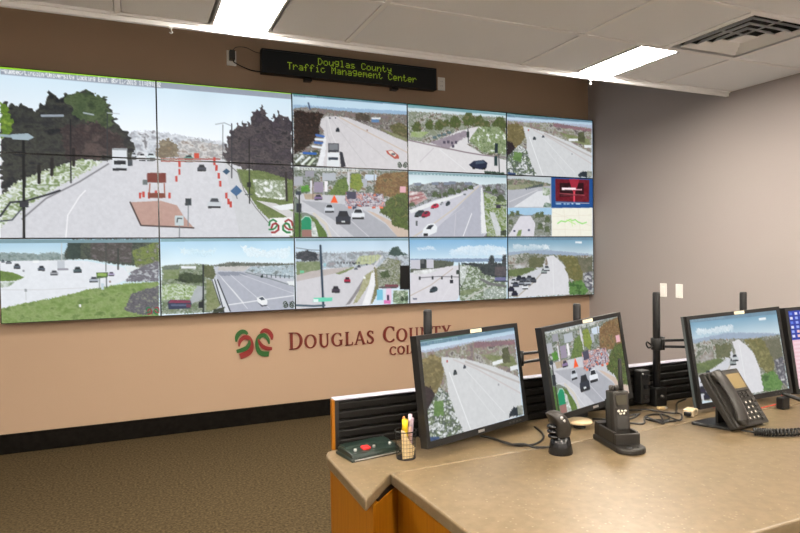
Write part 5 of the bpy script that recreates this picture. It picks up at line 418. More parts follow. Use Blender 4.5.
# square air vent with nested louvres
v = thing('air_vent', 'square white ceiling air vent with nested louvres', 'air vent', (4.117, (YG[1] + YG[2]) / 2, CEIL))
S = 0.298
def ring(mb, s0, z0, s1, z1, th=0.004):
    vs = []
    for s_, z_ in ((s0, z0), (s1, z1), (s1, z1 + th), (s0 - 0.002, z0 + th)):
        vs += [(-s_, -s_, z_), (s_, -s_, z_), (s_, s_, z_), (-s_, s_, z_)]
    return mb.add(vs, [(j * 4 + i, j * 4 + (i + 1) % 4, ((j + 1) % 4) * 4 + (i + 1) % 4, ((j + 1) % 4) * 4 + i) for j in range(4) for i in range(4)])
obj('frame', ring(MB(), S, -0.002, S - 0.022, -0.006), 'white_metal', v)
obj('back_box', MB().box((-S, -S, 0.085), (S, S, 0.09)).box((-S, -S, 0.0), (-S + 0.004, S, 0.085)).box((S - 0.004, -S, 0), (S, S, 0.085)).box((-S + 0.004, -S, 0), (S - 0.004, -S + 0.004, 0.085)).box((-S + 0.004, S - 0.004, 0), (S - 0.004, S, 0.085)), 'vent_dark', v)
for s0 in (0.236, 0.176, 0.116): obj('louvre', ring(MB(), s0, -0.008, s0 - 0.020, 0.012), 'white_metal', v)
obj('centre_plate', ring(MB(), 0.056, -0.008, 0.004, 0.004), 'white_metal', v)
obj('crossbar', MB().box((-0.235, -0.004, 0.014), (0.235, 0.004, 0.020)).box((-0.004, -0.235, 0.014), (0.004, -0.004, 0.020)).box((-0.004, 0.004, 0.014), (0.004, 0.235, 0.020)), 'white_metal', v)

def ceiling_clip(x, label):
    t = thing('ceiling_clip', label, 'clip', (x, CEDGE + 0.011, CEIL - 0.034), group='clips under the ceiling edge')
    obj('plate', MB().box((-0.010, -0.009, -0.004), (0.010, 0.009, 0)), 'white_metal', t)
    sobj('hook', MB().tube(smooth_path([(0, 0, -0.002), (0, 0, -0.016), (0.007, 0, -0.024), (0.0, 0, -0.031), (-0.009, 0, -0.026)], 5), 0.0028, 6), 'silver', t)
ceiling_clip(1.039, 'small metal clip under the ceiling edge above the left screens')
ceiling_clip(3.789, 'small metal clip under the ceiling edge near the room corner')

# ------------------------------------------------------------------ the video wall: fifteen displays
BIG = paint(SCENES['boulevard'], 400, 228)
IMG = {}
for k in SCENES:
    if k != 'boulevard': IMG[k] = paint(SCENES[k], 176, 100) if k not in ('curve', 'overpass') else paint(SCENES[k], 200, 114)
LAY = {(0, 0): (BIG[:115, :201], 'with dark trees and a white truck, top left of the big street picture'),
       (1, 0): (BIG[:115, 199:], 'with open sky and grey trees, top right of the big street picture'),
       (0, 1): (BIG[113:, :201], 'with wide pale road and lamp post, bottom left of the big picture'),
       (1, 1): (BIG[113:, 199:], 'with blue diamond road signs, bottom right of the big street picture'),
       (2, 0): (IMG['avenue'], 'showing a wide pale avenue with a truck and a red car'),
       (2, 1): (IMG['intersection'], 'showing three cars leaving a crowded crossing with orange cones'),
       (3, 0): (IMG['crossing'], 'showing a dark blue car turning at a crossing'),
       (3, 1): (IMG['highway'], 'showing a straight highway with red cars and a white car'),
       (4, 0): (IMG['freeway'], 'showing an empty pale freeway, top right corner of the bank'),
       (4, 1): (IMG['quad'], 'split into four pictures with a red banner and a map'),
       (0, 2): (IMG['curve'], 'showing a curving road and green lawn, bottom left corner of the bank'),
       (1, 2): (IMG['overpass'], 'showing a grey road, a red and blue bus and one white car'),
       (2, 2): (IMG['boulevard_crest'], 'showing a road behind a dark signal pole and a black square'),
       (3, 2): (IMG['junction'], 'showing blue sky over a junction with traffic signals'),
       (4, 2): (IMG['ramp'], 'showing a pale road past parked cars, bottom right corner of the bank')}
G = 0.0008; BZ = 0.0042
for (c, r), (img, what) in sorted(LAY.items()):
    xc, zb = (c + 0.5) * W, TOP - (r + 1) * H
    t = thing('wall_display', 'wall display ' + what, 'screen', (xc, 0, zb), group='displays of the video wall')
    w2 = W / 2 - G; h1 = H - G
    obj('housing', MB().box((-w2, 0.006, G), (w2, 0.070, h1)).box((-0.2, 0.070, 0.15), (0.2, YWALL, 0.43)), 'black_plastic', t)
    obj('bezel', MB().frame(2 * w2, h1 - G, BZ, -0.001, 0.006, H / 2), 'black_gloss', t)
    obj('screen', picture_mesh('screen', img, -w2 + BZ, w2 - BZ, G + BZ, h1 - BZ, 0.0015), 'picture', t)

# ------------------------------------------------------------------ dot matrix sign over the screens
SX0, SX1, SZ0, SZ1 = 1.812, 3.366, 2.820, 3.012
t = thing('dot_matrix_sign', 'long black dot matrix sign with green lettering above the screens', 'sign', ((SX0 + SX1) / 2, 0, SZ0))
hw = (SX1 - SX0) / 2; hh = SZ1 - SZ0
obj('housing', MB().box((-hw, 0.004, 0), (hw, 0.072, hh)), 'black_plastic', t, bevel=0.004)
obj('face_frame', MB().frame(2 * hw, hh, 0.012, -0.004, 0.004, hh / 2), 'black_metal', t)
obj('face', MB().box((-hw + 0.012, 0.001, 0.012), (hw - 0.012, 0.004, hh - 0.012)), 'led_face', t)
for sx in (-1, 1): obj('bracket', MB().box((sx * hw * 0.5 - 0.03, 0.03, -0.022), (sx * hw * 0.5 + 0.03, YWALL, -0.0)).box((sx * hw * 0.5 - 0.03, 0.072, 0), (sx * hw * 0.5 + 0.03, YWALL, 0.1)), 'black_metal', t)
def led_line(text, x0, x1, ztop, zbot):
    px = (x1 - x0) / (len(text) * 6 - 2); pz = (ztop - zbot) / 6; rr = 0.0031; xm = (SX0 + SX1) / 2
    for i, ch in enumerate(text):
        if ch == ' ': continue
        mb = MB()
        for c, r in glyph_dots(ch):
            x, z = x0 + (i * 6 + c) * px - xm, ztop - r * pz - SZ0
            mb.box((x - rr, -0.001, z - rr), (x + rr, 0.001, z + rr))
        o = obj('led_letter', mb, 'led_dot', t); o['kind'] = 'stuff'
led_line('Douglas County', 2.278, 2.926, 2.981, 2.933)
led_line('Traffic Management Center', 2.022, 3.165, 2.921, 2.871)

def wall_plate(name, label, cat, loc, rot, kind, group=None):
    t = thing(name, label, cat, loc, rot, group)
    obj('plate', MB().box((-0.037, -0.006, -0.060), (0.037, 0, 0.060)), 'white_plastic', t, bevel=0.003)
    if kind == 'outlet':
        for dz in (-0.020, 0.020):
            s = obj('socket', MB().box((-0.017, -0.009, dz - 0.014), (0.017, -0.006, dz + 0.014)), 'white_plastic', t, bevel=0.003)
            obj('slots', MB().box((-0.008, -0.0095, dz - 0.004), (-0.006, -0.009, dz + 0.006)).box((0.006, -0.0095, dz - 0.004), (0.008, -0.009, dz + 0.006)), 'vent_dark', s)
    elif kind == 'switch':
        obj('rocker', MB().box((-0.016, -0.010, -0.032), (0.016, -0.006, 0.032)), 'white_plastic', t, bevel=0.002)
        for dz in (-0.045, 0.045): sobj('screw', MB().cyl((0, -0.0075, dz), (0, -0.006, dz), 0.003, n=10), 'silver', t)
    else:
        for dz in (-0.045, 0.045): sobj('screw', MB().cyl((0, -0.0075, dz), (0, -0.006, dz), 0.003, n=10), 'silver', t)
    return t
wall_plate('wall_outlet', 'white wall outlet left of the dot matrix sign, with a plug in it', 'outlet', (1.592, YWALL, 2.932), 0.0, 'outlet')
wall_plate('wall_outlet', 'cream wall outlet touching the right end of the dot matrix sign', 'outlet', (3.462, YWALL, 2.907), 0.0, 'outlet')
wall_plate('light_switch', 'white rocker switch plate on the right wall, nearer the screens', 'switch', (XWALL, -0.878, 1.010), -math.pi / 2, 'switch')
wall_plate('blank_wall_plate', 'blank white wall plate on the right wall, further from the screens', 'wall plate', (XWALL, -1.050, 1.010), -math.pi / 2, 'blank')
t = thing('power_adapter', 'dark power adapter plugged into the outlet left of the sign', 'adapter', (1.592, YWALL - 0.0095, 2.952))
obj('body', MB().box((-0.022, -0.048, -0.045), (0.022, 0, 0.032)), 'dark_grey', t, bevel=0.006)
obj('strain_relief', MB().cyl((0.008, -0.03, -0.045), (0.012, -0.032, -0.062), 0.006, 0.004, 10), 'black_plastic', t)
tag(sobj('power_cable', MB().tube(smooth_path([(1.606, 0.054, 2.892), (1.66, 0.055, 2.868), (1.74, 0.06, 2.845), (SX0 + 0.002, 0.05, 2.838)], 8), 0.0045, 8), 'black_plastic'), 'thick black cable from the adapter to the lower corner of the sign', 'cable')
tag(sobj('signal_cable', MB().tube(smooth_path([(1.600, 0.06, 2.990), (1.63, 0.06, 3.015), (1.70, 0.065, 3.022), (1.77, 0.06, 2.995), (SX0 + 0.002, 0.05, 2.985)], 8), 0.0028, 8), 'dark_grey'), 'thin grey cable arching from the adapter to the top of the sign', 'cable')

# ------------------------------------------------------------------ raised serif lettering and emblem on the wall
def arc(cx, cy, rx, ry, a0, a1, n=18): return [(cx + rx * math.cos(math.radians(a0 + (a1 - a0) * i / n)), cy + ry * math.sin(math.radians(a0 + (a1 - a0) * i / n))) for i in range(n + 1)]
def bow(cx, cy, rx, ry, a0, a1, thick=0.17, thin=0.065):
    p = arc(cx, cy, rx, ry, a0, a1); n = len(p) - 1
    return p, [thin + (thick - thin) * abs(math.cos(math.radians(a0 + (a1 - a0) * i / n))) ** 1.3 for i in range(n + 1)]
ST, TH, SF = 0.155, 0.065, 0.05
def stem(x, z0=0.0, z1=1.0, w=ST, serif=True):
    out = [([(x, z0), (x, z1)], [w, w])]
    if serif:
        for z in (z0 + SF / 2, z1 - SF / 2): out.append(([(x - w / 2 - 0.075, z), (x + w / 2 + 0.075, z)], [SF, SF]))
    return out
def glyph(ch):
    """list of strokes (path, widths) for a capital of height 1, and its advance"""
    if ch == 'O': return [bow(0.44, 0.5, 0.37, 0.47, 0, 360)], 0.90
    if ch == 'C': return [bow(0.46, 0.5, 0.38, 0.47, 48, 312), ([(0.72, 0.70), (0.72, 0.95)], [0.05, 0.05]), ([(0.70, 0.20), (0.74, 0.13)], [0.06, 0.05])], 0.80
    if ch == 'G': return [bow(0.46, 0.5, 0.38, 0.47, 48, 318), ([(0.72, 0.72), (0.72, 0.95)], [0.05, 0.05]), ([(0.74, 0.08), (0.74, 0.44)], [ST, ST]), ([(0.58, 0.44), (0.88, 0.44)], [SF, SF])], 0.90
    if ch == 'D': return stem(0.18) + [([(0.1, 0.03), (0.40, 0.035)], [0.06, 0.06]), ([(0.1, 0.97), (0.40, 0.965)], [0.06, 0.06]), bow(0.38, 0.5, 0.38, 0.465, -90, 90)], 0.86
    if ch == 'U':
        b = bow(0.44, 0.33, 0.26, 0.30, 180, 360)
        return [([(0.18, 0.32), (0.18, 1.0)], [ST, ST]), ([(0.70, 0.32), (0.70, 1.0)], [TH + 0.02, TH + 0.02]), (b[0], [0.15 - 0.075 * i / 18 for i in range(19)]), ([(0.03, 0.975), (0.33, 0.975)], [SF, SF]), ([(0.58, 0.975), (0.82, 0.975)], [SF, SF])], 0.86
    if ch == 'L': return stem(0.18) + [([(0.1, 0.03), (0.56, 0.03)], [0.06, 0.06]), ([(0.56, 0.0), (0.60, 0.24)], [0.06, 0.04])], 0.64
    if ch == 'A': return [([(0.08, 0.0), (0.40, 1.0)], [TH, TH]), ([(0.40, 1.0), (0.74, 0.0)], [ST, ST]), ([(0.2, 0.34), (0.62, 0.34)], [TH, TH]), ([(-0.02, 0.025), (0.2, 0.025)], [SF, SF]), ([(0.60, 0.025), (0.88, 0.025)], [SF, SF])], 0.84
    if ch == 'S':
        p = smooth_path([(0.46, 0.86, 0), (0.30, 0.965, 0), (0.12, 0.86, 0), (0.12, 0.69, 0), (0.28, 0.54, 0), (0.44, 0.40, 0), (0.49, 0.22, 0), (0.34, 0.05, 0), (0.16, 0.04, 0), (0.07, 0.13, 0)], 4)
        n = len(p); return [([(q.x, q.y) for q in p], [0.06 + 0.10 * math.sin(math.pi * i / (n - 1)) ** 1.5 for i in range(n)]), ([(0.485, 0.74), (0.485, 0.95)], [0.05, 0.05]), ([(0.06, 0.05), (0.06, 0.27)], [0.05, 0.05])], 0.58
    if ch == 'N': return [([(0.15, 0.0), (0.15, 1.0)], [TH, TH]), ([(0.15, 0.95), (0.74, 0.03)], [ST, ST]), ([(0.74, 0.0), (0.74, 1.0)], [TH, TH]), ([(0.02, 0.025), (0.28, 0.025)], [SF, SF]), ([(0.0, 0.975), (0.2, 0.975)], [SF, SF]), ([(0.61, 0.975), (0.87, 0.975)], [SF, SF])], 0.90
    if ch == 'T': return [([(0.36, 0.0), (0.36, 1.0)], [ST, ST]), ([(0.21, 0.025), (0.51, 0.025)], [SF, SF]), ([(0.03, 0.965), (0.69, 0.965)], [0.07, 0.07]), ([(0.03, 1.0), (0.02, 0.78)], [0.06, 0.04]), ([(0.69, 1.0), (0.70, 0.78)], [0.06, 0.04])], 0.74
    if ch == 'Y': return [([(0.40, 0.0), (0.40, 0.48)], [ST, ST]), ([(0.10, 0.98), (0.40, 0.44)], [ST, ST]), ([(0.40, 0.44), (0.68, 0.98)], [TH, TH]), ([(0.25, 0.025), (0.55, 0.025)], [SF, SF]), ([(-0.02, 0.975), (0.25, 0.975)], [SF, SF]), ([(0.57, 0.975), (0.82, 0.975)], [SF, SF])], 0.80
    if ch == 'R': return stem(0.18) + [([(0.1, 0.97), (0.36, 0.965)], [0.06, 0.06]), ([(0.1, 0.48), (0.36, 0.48)], [0.06, 0.06]), bow(0.36, 0.72, 0.23, 0.24, -90, 90, 0.15), ([(0.36, 0.48), (0.72, 0.0)], [0.13, 0.15])], 0.76
def lettering(name, label, text, x, z, big, small, gap, span):
    t = thing(name, label, 'lettering', (x, YWALL, z))
    pos = []; cx = 0.0
    for ch in text:
        if ch == ' ': cx += small * 0.62; continue
        h = big if ch.isupper() else small; pos.append((ch.upper(), cx, h)); cx += glyph(ch.upper())[1] * h + gap
    k = span / (cx - gap)
    for ch, px, h in pos:
        mb = MB()
        for path, ws in glyph(ch)[0]: mb.ribbon([(px * k + a * h * k, b * h) for a, b in path], [q * h for q in ws], -0.012, 0.0)
        obj('letter', mb, 'sign_red', t)
    return t
lettering('wall_lettering', 'dark red serif capitals of a county name under the screens', 'Douglas County', 2.007, 0.582, 0.142, 0.116, 0.015, 1.520)
lettering('wall_lettering', 'smaller dark red capitals below the county name, half behind a monitor', 'COLORADO', 2.912, 0.467, 0.076, 0.076, 0.014, 0.615)
t = thing('wall_emblem', 'red and green twin ribbon emblem left of the wall lettering', 'emblem', (1.727, YWALL, 0.55))
RIB = [('logo_green', [(1.585, .679), (1.591, .717), (1.61, .746), (1.636, .758), (1.661, .749), (1.674, .733)], [.012, .030, .034, .034, .028, .018]),
       ('logo_red', [(1.606, .639), (1.612, .671), (1.627, .696), (1.649, .71), (1.675, .708), (1.696, .688), (1.708, .653), (1.702, .611), (1.677, .583), (1.613, .559)], [.010, .022, .030, .034, .036, .030, .026, .036, .046, .044]),
       ('logo_green', [(1.688, .688), (1.688, .658), (1.67, .629), (1.637, .612), (1.586, .601)], [.008, .024, .032, .034, .026]),
       ('logo_red', [(1.871, .676), (1.868, .71), (1.846, .743), (1.819, .756), (1.796, .748), (1.781, .731)], [.012, .030, .034, .034, .028, .018]),
       ('logo_green', [(1.848, .643), (1.841, .678), (1.822, .706), (1.8, .719), (1.773, .709), (1.754, .676), (1.749, .634), (1.763, .591), (1.793, .568), (1.843, .561)], [.010, .022, .030, .034, .034, .030, .026, .034, .042, .040]),
       ('logo_red', [(1.760, .690), (1.768, .664), (1.79, .631), (1.824, .61), (1.87, .603)], [.008, .022, .030, .032, .024])]
for k, (m, p, ws) in enumerate(RIB):
    q = smooth_path([(a - 1.727, b - 0.55, w) for (a, b), w in zip(p, ws)], 4)
    obj('ribbon', MB().ribbon([(s.x, s.y) for s in q], [s.z for s in q], -0.012 - 0.0006 * (k % 3), 0.0), m, t)
# ------------------------------------------------------------------ console desk
DZ = FZ = 0.742                # height of the worktops
DX1 = 3.95
t = thing('console_desk', 'long control room desk with speckled tan worktop and honey wood ends', 'desk', (0, 0, 0))
rear = [(1.400, -3.080), (1.376, -3.092), (1.363, -3.118), (1.359, -3.15), (1.350, -3.508), (1.480, -3.359), (DX1, -3.340), (DX1, -3.050), (1.400, -3.050)]
front = [(1.481, -3.361), (1.500, -4.056), (DX1, -4.030), (DX1, -3.342)]
obj('rear_worktop', MB().prism(rear, DZ - 0.034, DZ), 'counter', t, bevel=0.006, seg=3)
obj('front_worktop', MB().prism(front, FZ - 0.034, FZ), 'counter', t, bevel=0.006, seg=3)
ep = [(1.396, -3.076), (1.396, -3.440), (1.512, -3.335), (1.512, -4.020), (1.534, -4.020), (1.534, -3.310), (1.418, -3.415), (1.418, -3.076)]
obj('end_panel', MB().prism(ep, 0.0, 0.692), 'honey_wood', t)
obj('shade_filler', MB().prism([(1.424, -3.080), (1.424, -3.410), (1.542, -3.300), (1.542, -4.010), (1.56, -4.010), (1.56, -3.28), (1.444, -3.39), (1.444, -3.080)], 0.60, DZ - 0.0345), 'black_plastic', t)  # black filler put in for the shade in the slit under the worktop
obj('back_panel', MB().box((1.396, -3.074, 0.0), (DX1, -3.052, DZ - 0.034)), 'honey_wood', t)
obj('front_rail', MB().box((1.560, -3.72, FZ - 0.12), (DX1 - 0.03, -3.70, FZ - 0.034)), 'honey_wood', t)
obj('end_panel', MB().box((DX1 - 0.03, -4.010, 0.0), (DX1, -3.076, DZ - 0.034)), 'honey_wood', t)

# slatted accessory rails that stand on the rear edge of the desk
def slat_rail(x0, x1, label):
    t = thing('slat_rail', label, 'slat rail', (x0, -3.064, DZ), group='black slatted rails along the back of the desk')
    L_ = x1 - x0
    obj('backing', MB().box((0.0, -0.008, 0.0), (L_, 0.020, 0.157)), 'black_plastic', t)
    n = 5; hgt = 0.150 / n
    for i in range(n):
        z0 = 0.003 + i * hgt
        prof = [(-0.008, z0), (-0.017, z0 + 0.001), (-0.020, z0 + 0.006), (-0.020, z0 + hgt - 0.008), (-0.016, z0 + hgt - 0.004), (-0.008, z0 + hgt - 0.004)]
        obj('slat', MB().prism(prof, 0.014, L_ - 0.014, 'x'), 'slat_black', t)
    for xx in (0.0, L_ - 0.014): obj('end_cap', MB().box((xx, -0.021, 0.0), (xx + 0.014, -0.008, 0.157)), 'black_plastic', t)
    obj('top_cap', MB().box((0.0, -0.022, 0.157), (L_, 0.020, 0.1615)), 'cap_metal', t, bevel=0.002)
    return t
r1 = slat_rail(1.404, 2.060, 'black slatted rail at the left end of the desk, behind the pencil cup')
obj('wood_end', MB().box((-0.009, -0.022, 0.0), (0.0, -0.004, 0.1605)), 'honey_wood', r1)
slat_rail(2.064, 2.560, 'black slatted rail behind the second monitor')
slat_rail(2.564, 3.940, 'black slatted rail running behind the telephone')

# ------------------------------------------------------------------ monitors
def frame_rot(yaw, tilt, roll):
    y, ti, ro = map(math.radians, (yaw, tilt, roll))
    n = Vector((math.sin(y) * math.cos(ti), -math.cos(y) * math.cos(ti), math.sin(ti))); rt = Vector((math.cos(y), math.sin(y), 0)); up = n.cross(rt) * -1
    if up.z < 0: up = -up
    r2 = rt * math.cos(ro) + up * math.sin(ro); u2 = -rt * math.sin(ro) + up * math.cos(ro); b = -n
    return Matrix(((r2.x, b.x, u2.x, 0), (r2.y, b.y, u2.y, 0), (r2.z, b.z, u2.z, 0), (0, 0, 0, 1)))
def monitor(label, ctr, ang, w, h, img, side='black_plastic', sticker=True):
    R = frame_rot(*ang)
    t = thing('monitor', label, 'monitor', ctr, R, group='monitors on the desk')
    bz, bb = 0.0145, 0.020
    fr = MB()
    fr.box((-w / 2, 0, -h / 2), (-w / 2 + bz, 0.016, h / 2)); fr.box((w / 2 - bz, 0, -h / 2), (w / 2, 0.016, h / 2))
    fr.box((-w / 2 + bz, 0, h / 2 - bz), (w / 2 - bz, 0.016, h / 2)); fr.box((-w / 2 + bz, 0, -h / 2), (w / 2 - bz, 0.016, -h / 2 + bb))
    bez = obj('bezel', fr, 'black_plastic', t)
    obj('screen', picture_mesh('screen', img, -w / 2 + bz, w / 2 - bz, -h / 2 + bb, h / 2 - bz, 0.004), 'picture', t)
    sh = MB(); a, b = w / 2, h / 2
    vs = [(-a, 0.016, -b), (a, 0.016, -b), (a, 0.016, b), (-a, 0.016, b), (-a, 0.030, -b), (a, 0.030, -b), (a, 0.030, b), (-a, 0.030, b), (-a * .8, 0.050, -b * .75), (a * .8, 0.050, -b * .75), (a * .8, 0.050, b * .75), (-a * .8, 0.050, b * .75)]
    sh.add(vs, [(0, 1, 2, 3)] + [(4 * j + i, 4 * j + (i + 1) % 4, 4 * j + 4 + (i + 1) % 4, 4 * j + 4 + i) for j in range(2) for i in range(4)] + [(8, 9, 10, 11)])
    obj('back_shell', sh, side, t)
    obj('mount_plate', MB().box((-0.05, 0.050, -0.05), (0.05, 0.056, 0.05)), 'black_metal', t)
    if sticker: obj('sticker', MB().box((-0.002, -0.0008, h / 2 - 0.0135), (0.052, 0.0, h / 2 - 0.0015)), 'cream_label', bez)
    obj('badge', MB().box((-0.014, -0.001, -h / 2 + 0.006), (0.014, 0.0, -h / 2 + 0.014)), 'silver', bez)
    for k in range(4): obj('button', MB().box((w / 2 - 0.10 + k * 0.018, -0.001, -h / 2 + 0.006), (w / 2 - 0.09 + k * 0.018, 0, -h / 2 + 0.011)), 'dark_grey', bez)
    return R
MON = [((1.841, -3.230, 0.948), (16.3, 7.6, 0.1), 0.475, 0.340, 'freeway', 'monitor showing an empty freeway, beside the pencil cup'),
       ((2.331, -3.202, 0.957), (9.1, 7.1, 3.8), 0.426, 0.326, 'intersection', 'monitor showing three cars and orange cones, behind the radio'),
       ((3.036, -3.267, 0.942), (-3.0, 8.7, 2.0), 0.500, 0.355, 'ramp', 'monitor showing a pale road under blue sky, behind the telephone')]
for k, (c, a, w, h, sc, lb) in enumerate(MON): monitor('tilted black ' + lb, c, a, w, h, paint(SCENES[sc], 168, 116), 'black_plastic' if k < 2 else 'grey_side')
# the fourth monitor shows a blue list above a pink one
lst = np.zeros((122, 150, 3)); rg = np.random.default_rng(3)
lst[:] = srgb((36, 62, 170)); lst[46:] = srgb((232, 190, 200))
for j in range(6):
    for i in range(19):
        y, x = 3 + j * 7, 3 + i * 8
        lst[y:y + 4, x:x + 4] = srgb([(220, 222, 235), (150, 170, 230), (235, 200, 190), (90, 120, 215)][rg.integers(4)]); lst[y + 5, x:x + 7] = srgb((30, 36, 120))
for j in range(12):
    for i in range(5):
        y, x = 49 + j * 6, 3 + i * 30; lst[y:y + 3, x:x + int(rg.integers(8, 26))] = srgb((238, 205, 214))
lst[52:74, 17:19] = srgb((120, 40, 60))
monitor('black monitor with a blue and pink list, cut off by the right edge', (3.552, -3.335, 0.952), (-12.0, 8.0, 2.0), 0.500, 0.355, lst, 'black_plastic', False)

# poles with arms behind the monitors
PY = -3.110
def pole(x, ztop, label, ends, lever=False):
    t = thing('monitor_pole', label, 'monitor pole', (x, PY, DZ), group='black poles that carry the monitors')
    zt = ztop - DZ
    sobj('pole', MB().lathe([(0.0145, 0.05), (0.0145, zt - 0.006), (0.0125, zt)], 16), 'black_metal', t)
    obj('clamp_block', MB().box((-0.030, -0.024, 0.0), (0.030, 0.024, 0.075)), 'black_plastic', t, bevel=0.004)
    sobj('clamp_knob', MB().cyl((0, -0.024, 0.04), (0, -0.034, 0.04), 0.008, n=12), 'dark_grey', t)
    for (ex, ey, ez), zc in ends:
        e = Vector((ex - x, ey - PY, ez - DZ)); zz = zc - DZ
        sobj('collar', MB().lathe([(0.0205, zz - 0.024), (0.0225, zz - 0.020), (0.0225, zz + 0.020), (0.0205, zz + 0.024)], 16), 'black_plastic', t)
        d = Vector((e.x, e.y, 0)); side = 1 if e.x > 0 else -1
        a0 = Vector((side * 0.018, 0.0, zz)); 
        arm = obj('arm', MB().tube([a0 + Vector((0, 0, 0.012)), Vector((e.x, e.y, e.z + 0.016))], 0.0055, 8).tube([a0 + Vector((0, 0, -0.012)), Vector((e.x, e.y, e.z - 0.016))], 0.0055, 8), 'black_metal', t)
        sobj('joint', MB().cyl((a0.x + side * 0.012, a0.y, zz - 0.026), (a0.x + side * 0.012, a0.y, zz + 0.026), 0.011, n=12), 'black_plastic', arm)
        sobj('joint', MB().cyl((e.x, e.y, e.z - 0.026), (e.x, e.y, e.z + 0.026), 0.011, n=12), 'black_plastic', arm)
    if lever:
        zz = ends[0][1] - DZ
        sobj('lever', MB().tube(smooth_path([(-0.02, 0, zz - 0.004), (-0.035, -0.004, zz), (-0.055, -0.006, zz + 0.012), (-0.06, -0.006, zz + 0.002), (-0.048, -0.006, zz - 0.012), (-0.022, 0, zz - 0.008)], 6), 0.0032, 8), 'black_metal', t)
pole(1.727, 1.178, 'black pole rising behind the freeway monitor', [((1.826, -3.158, 0.96), 0.99)])
pole(2.352, 1.170, 'black pole rising behind the monitor with orange cones, an arm reaching left', [((2.318, -3.142, 0.96), 0.93), ((2.095, -3.115, 0.985), 0.992)])
pole(2.750, 1.198, 'bare black pole with a lever between the second and third monitors', [((2.985, -3.195, 0.985), 0.990)], True)
pole(3.252, 1.180, 'black pole rising behind the monitor with the pale road', [((3.50, -3.255, 0.97), 0.98)])

# ------------------------------------------------------------------ desk telephone
t = thing('desk_telephone', 'dark grey desk telephone with tan display and coiled cord', 'telephone', (2.781, -3.510, FZ), RZ(math.radians(4)))
TL = math.radians(34); Rt = Matrix.Translation((0, 0, 0.013)) @ Matrix.Rotation(-TL, 4, 'X')
def leaf(mb, a, b):   # a box in the tilted face frame: x across, y out of the back, z up the face
    n0 = len(mb.v); mb.box(a, b); mb.v[n0:] = [tuple(Rt @ Vector(q)) for q in mb.v[n0:]]; return mb
pw, ph = 0.19, 0.210
body = MB(); prof = [(0, 0.0), (0.006, 0.212), (0.030, 0.214), (0.036, 0.170), (0.024, 0.004)]
pts = []
for y, z in prof: pts.append(Rt @ Vector((0, y, z)))
n = len(prof); vs = [(-pw / 2, p.y, p.z) for p in pts] + [(pw / 2, p.y, p.z) for p in pts]
body.add(vs, [tuple(range(n)), tuple(range(n, 2 * n))[::-1]] + [(i, i + n, (i + 1) % n + n, (i + 1) % n) for i in range(n)])
bd = obj('body', body, 'phone_grey', t, bevel=0.005)
obj('stand', MB().prism([(-0.085, 0.02), (0.085, 0.02), (0.080, 0.150), (-0.125, 0.150), (-0.130, 0.138)], 0.0, 0.010).box((-0.07, 0.085, 0.010), (0.07, 0.095, 0.105), None), 'black_plastic', t, bevel=0.002)
obj('display', leaf(MB(), (-0.020, -0.003, 0.125), (0.080, 0.002, 0.198)), 'phone_key', t, bevel=0.002)
obj('display_glass', leaf(MB(), (-0.012, -0.0042, 0.135), (0.072, -0.002, 0.190)), 'lcd', t)
for j in range(2):
    for i in range(4): obj('soft_key', leaf(MB(), (-0.012 + i * 0.022, -0.005, 0.112 - j * 0.012), (0.004 + i * 0.022, 0.0, 0.120 - j * 0.012)), 'phone_grey', t)
for j in range(4):
    for i in range(3):
        x, z = -0.010 + i * 0.023, 0.074 - j * 0.0185
        k = obj('key', leaf(MB(), (x, -0.005, z), (x + 0.017, 0.0, z + 0.013)), 'phone_key', t, bevel=0.0015, seg=1)
        obj('key_mark', leaf(MB(), (x + 0.006, -0.0056, z + 0.004), (x + 0.011, -0.005, z + 0.010)), 'key_print', k)
for j in range(5): obj('side_key', leaf(MB(), (0.062, -0.005, 0.012 + j * 0.017), (0.082, 0.0, 0.024 + j * 0.017)), 'phone_key', t, bevel=0.0015, seg=1)
hs = MB(); hp = smooth_path([(-0.062, -0.018, 0.022), (-0.062, -0.027, 0.045), (-0.062, -0.033, 0.105), (-0.062, -0.027, 0.170), (-0.062, -0.016, 0.196)], 6)
hp = [Rt @ p for p in hp]; m_ = len(hp)
hv = []
for i, p in enumerate(hp):
    tt = i / (m_ - 1); wd = 0.025 + 0.004 * abs(2 * tt - 1); th = 0.008 + 0.007 * abs(2 * tt - 1) ** 2
    d = (hp[min(i + 1, m_ - 1)] - hp[max(i - 1, 0)]).normalized(); nrm = Vector((1, 0, 0)).cross(d)
    for k in range(14):
        a = 2 * math.pi * k / 14; hv.append(p + Vector((1, 0, 0)) * wd * math.cos(a) + nrm * th * math.sin(a))
hs.add(hv, [(j * 14 + k, j * 14 + (k + 1) % 14, (j + 1) * 14 + (k + 1) % 14, (j + 1) * 14 + k) for j in range(m_ - 1) for k in range(14)] + [tuple(range(14))[::-1], tuple(range((m_ - 1) * 14, m_ * 14))])
h_ = sobj('handset', hs, 'phone_grey', t)
for z in (0.028, 0.182):
    q = Rt @ Vector((-0.062, -0.012, z)); q2 = Rt @ Vector((-0.062, -0.028, z)); sobj('ear_cup' if z > 0.1 else 'mouth_cup', MB().cyl(q, q2, 0.026, 0.024, 18), 'phone_grey', h_)
obj('cradle', leaf(MB(), (-0.093, -0.010, 0.004), (-0.030, 0.001, 0.206)), 'phone_grey', t, bevel=0.003)
cp = smooth_path([(-0.07, -0.045, 0.0148), (-0.03, -0.085, 0.0148), (0.06, -0.125, 0.0148), (0.16, -0.135, 0.0148), (0.28, -0.10, 0.0148), (0.42, -0.06, 0.0148)], 40)
hel = []; 
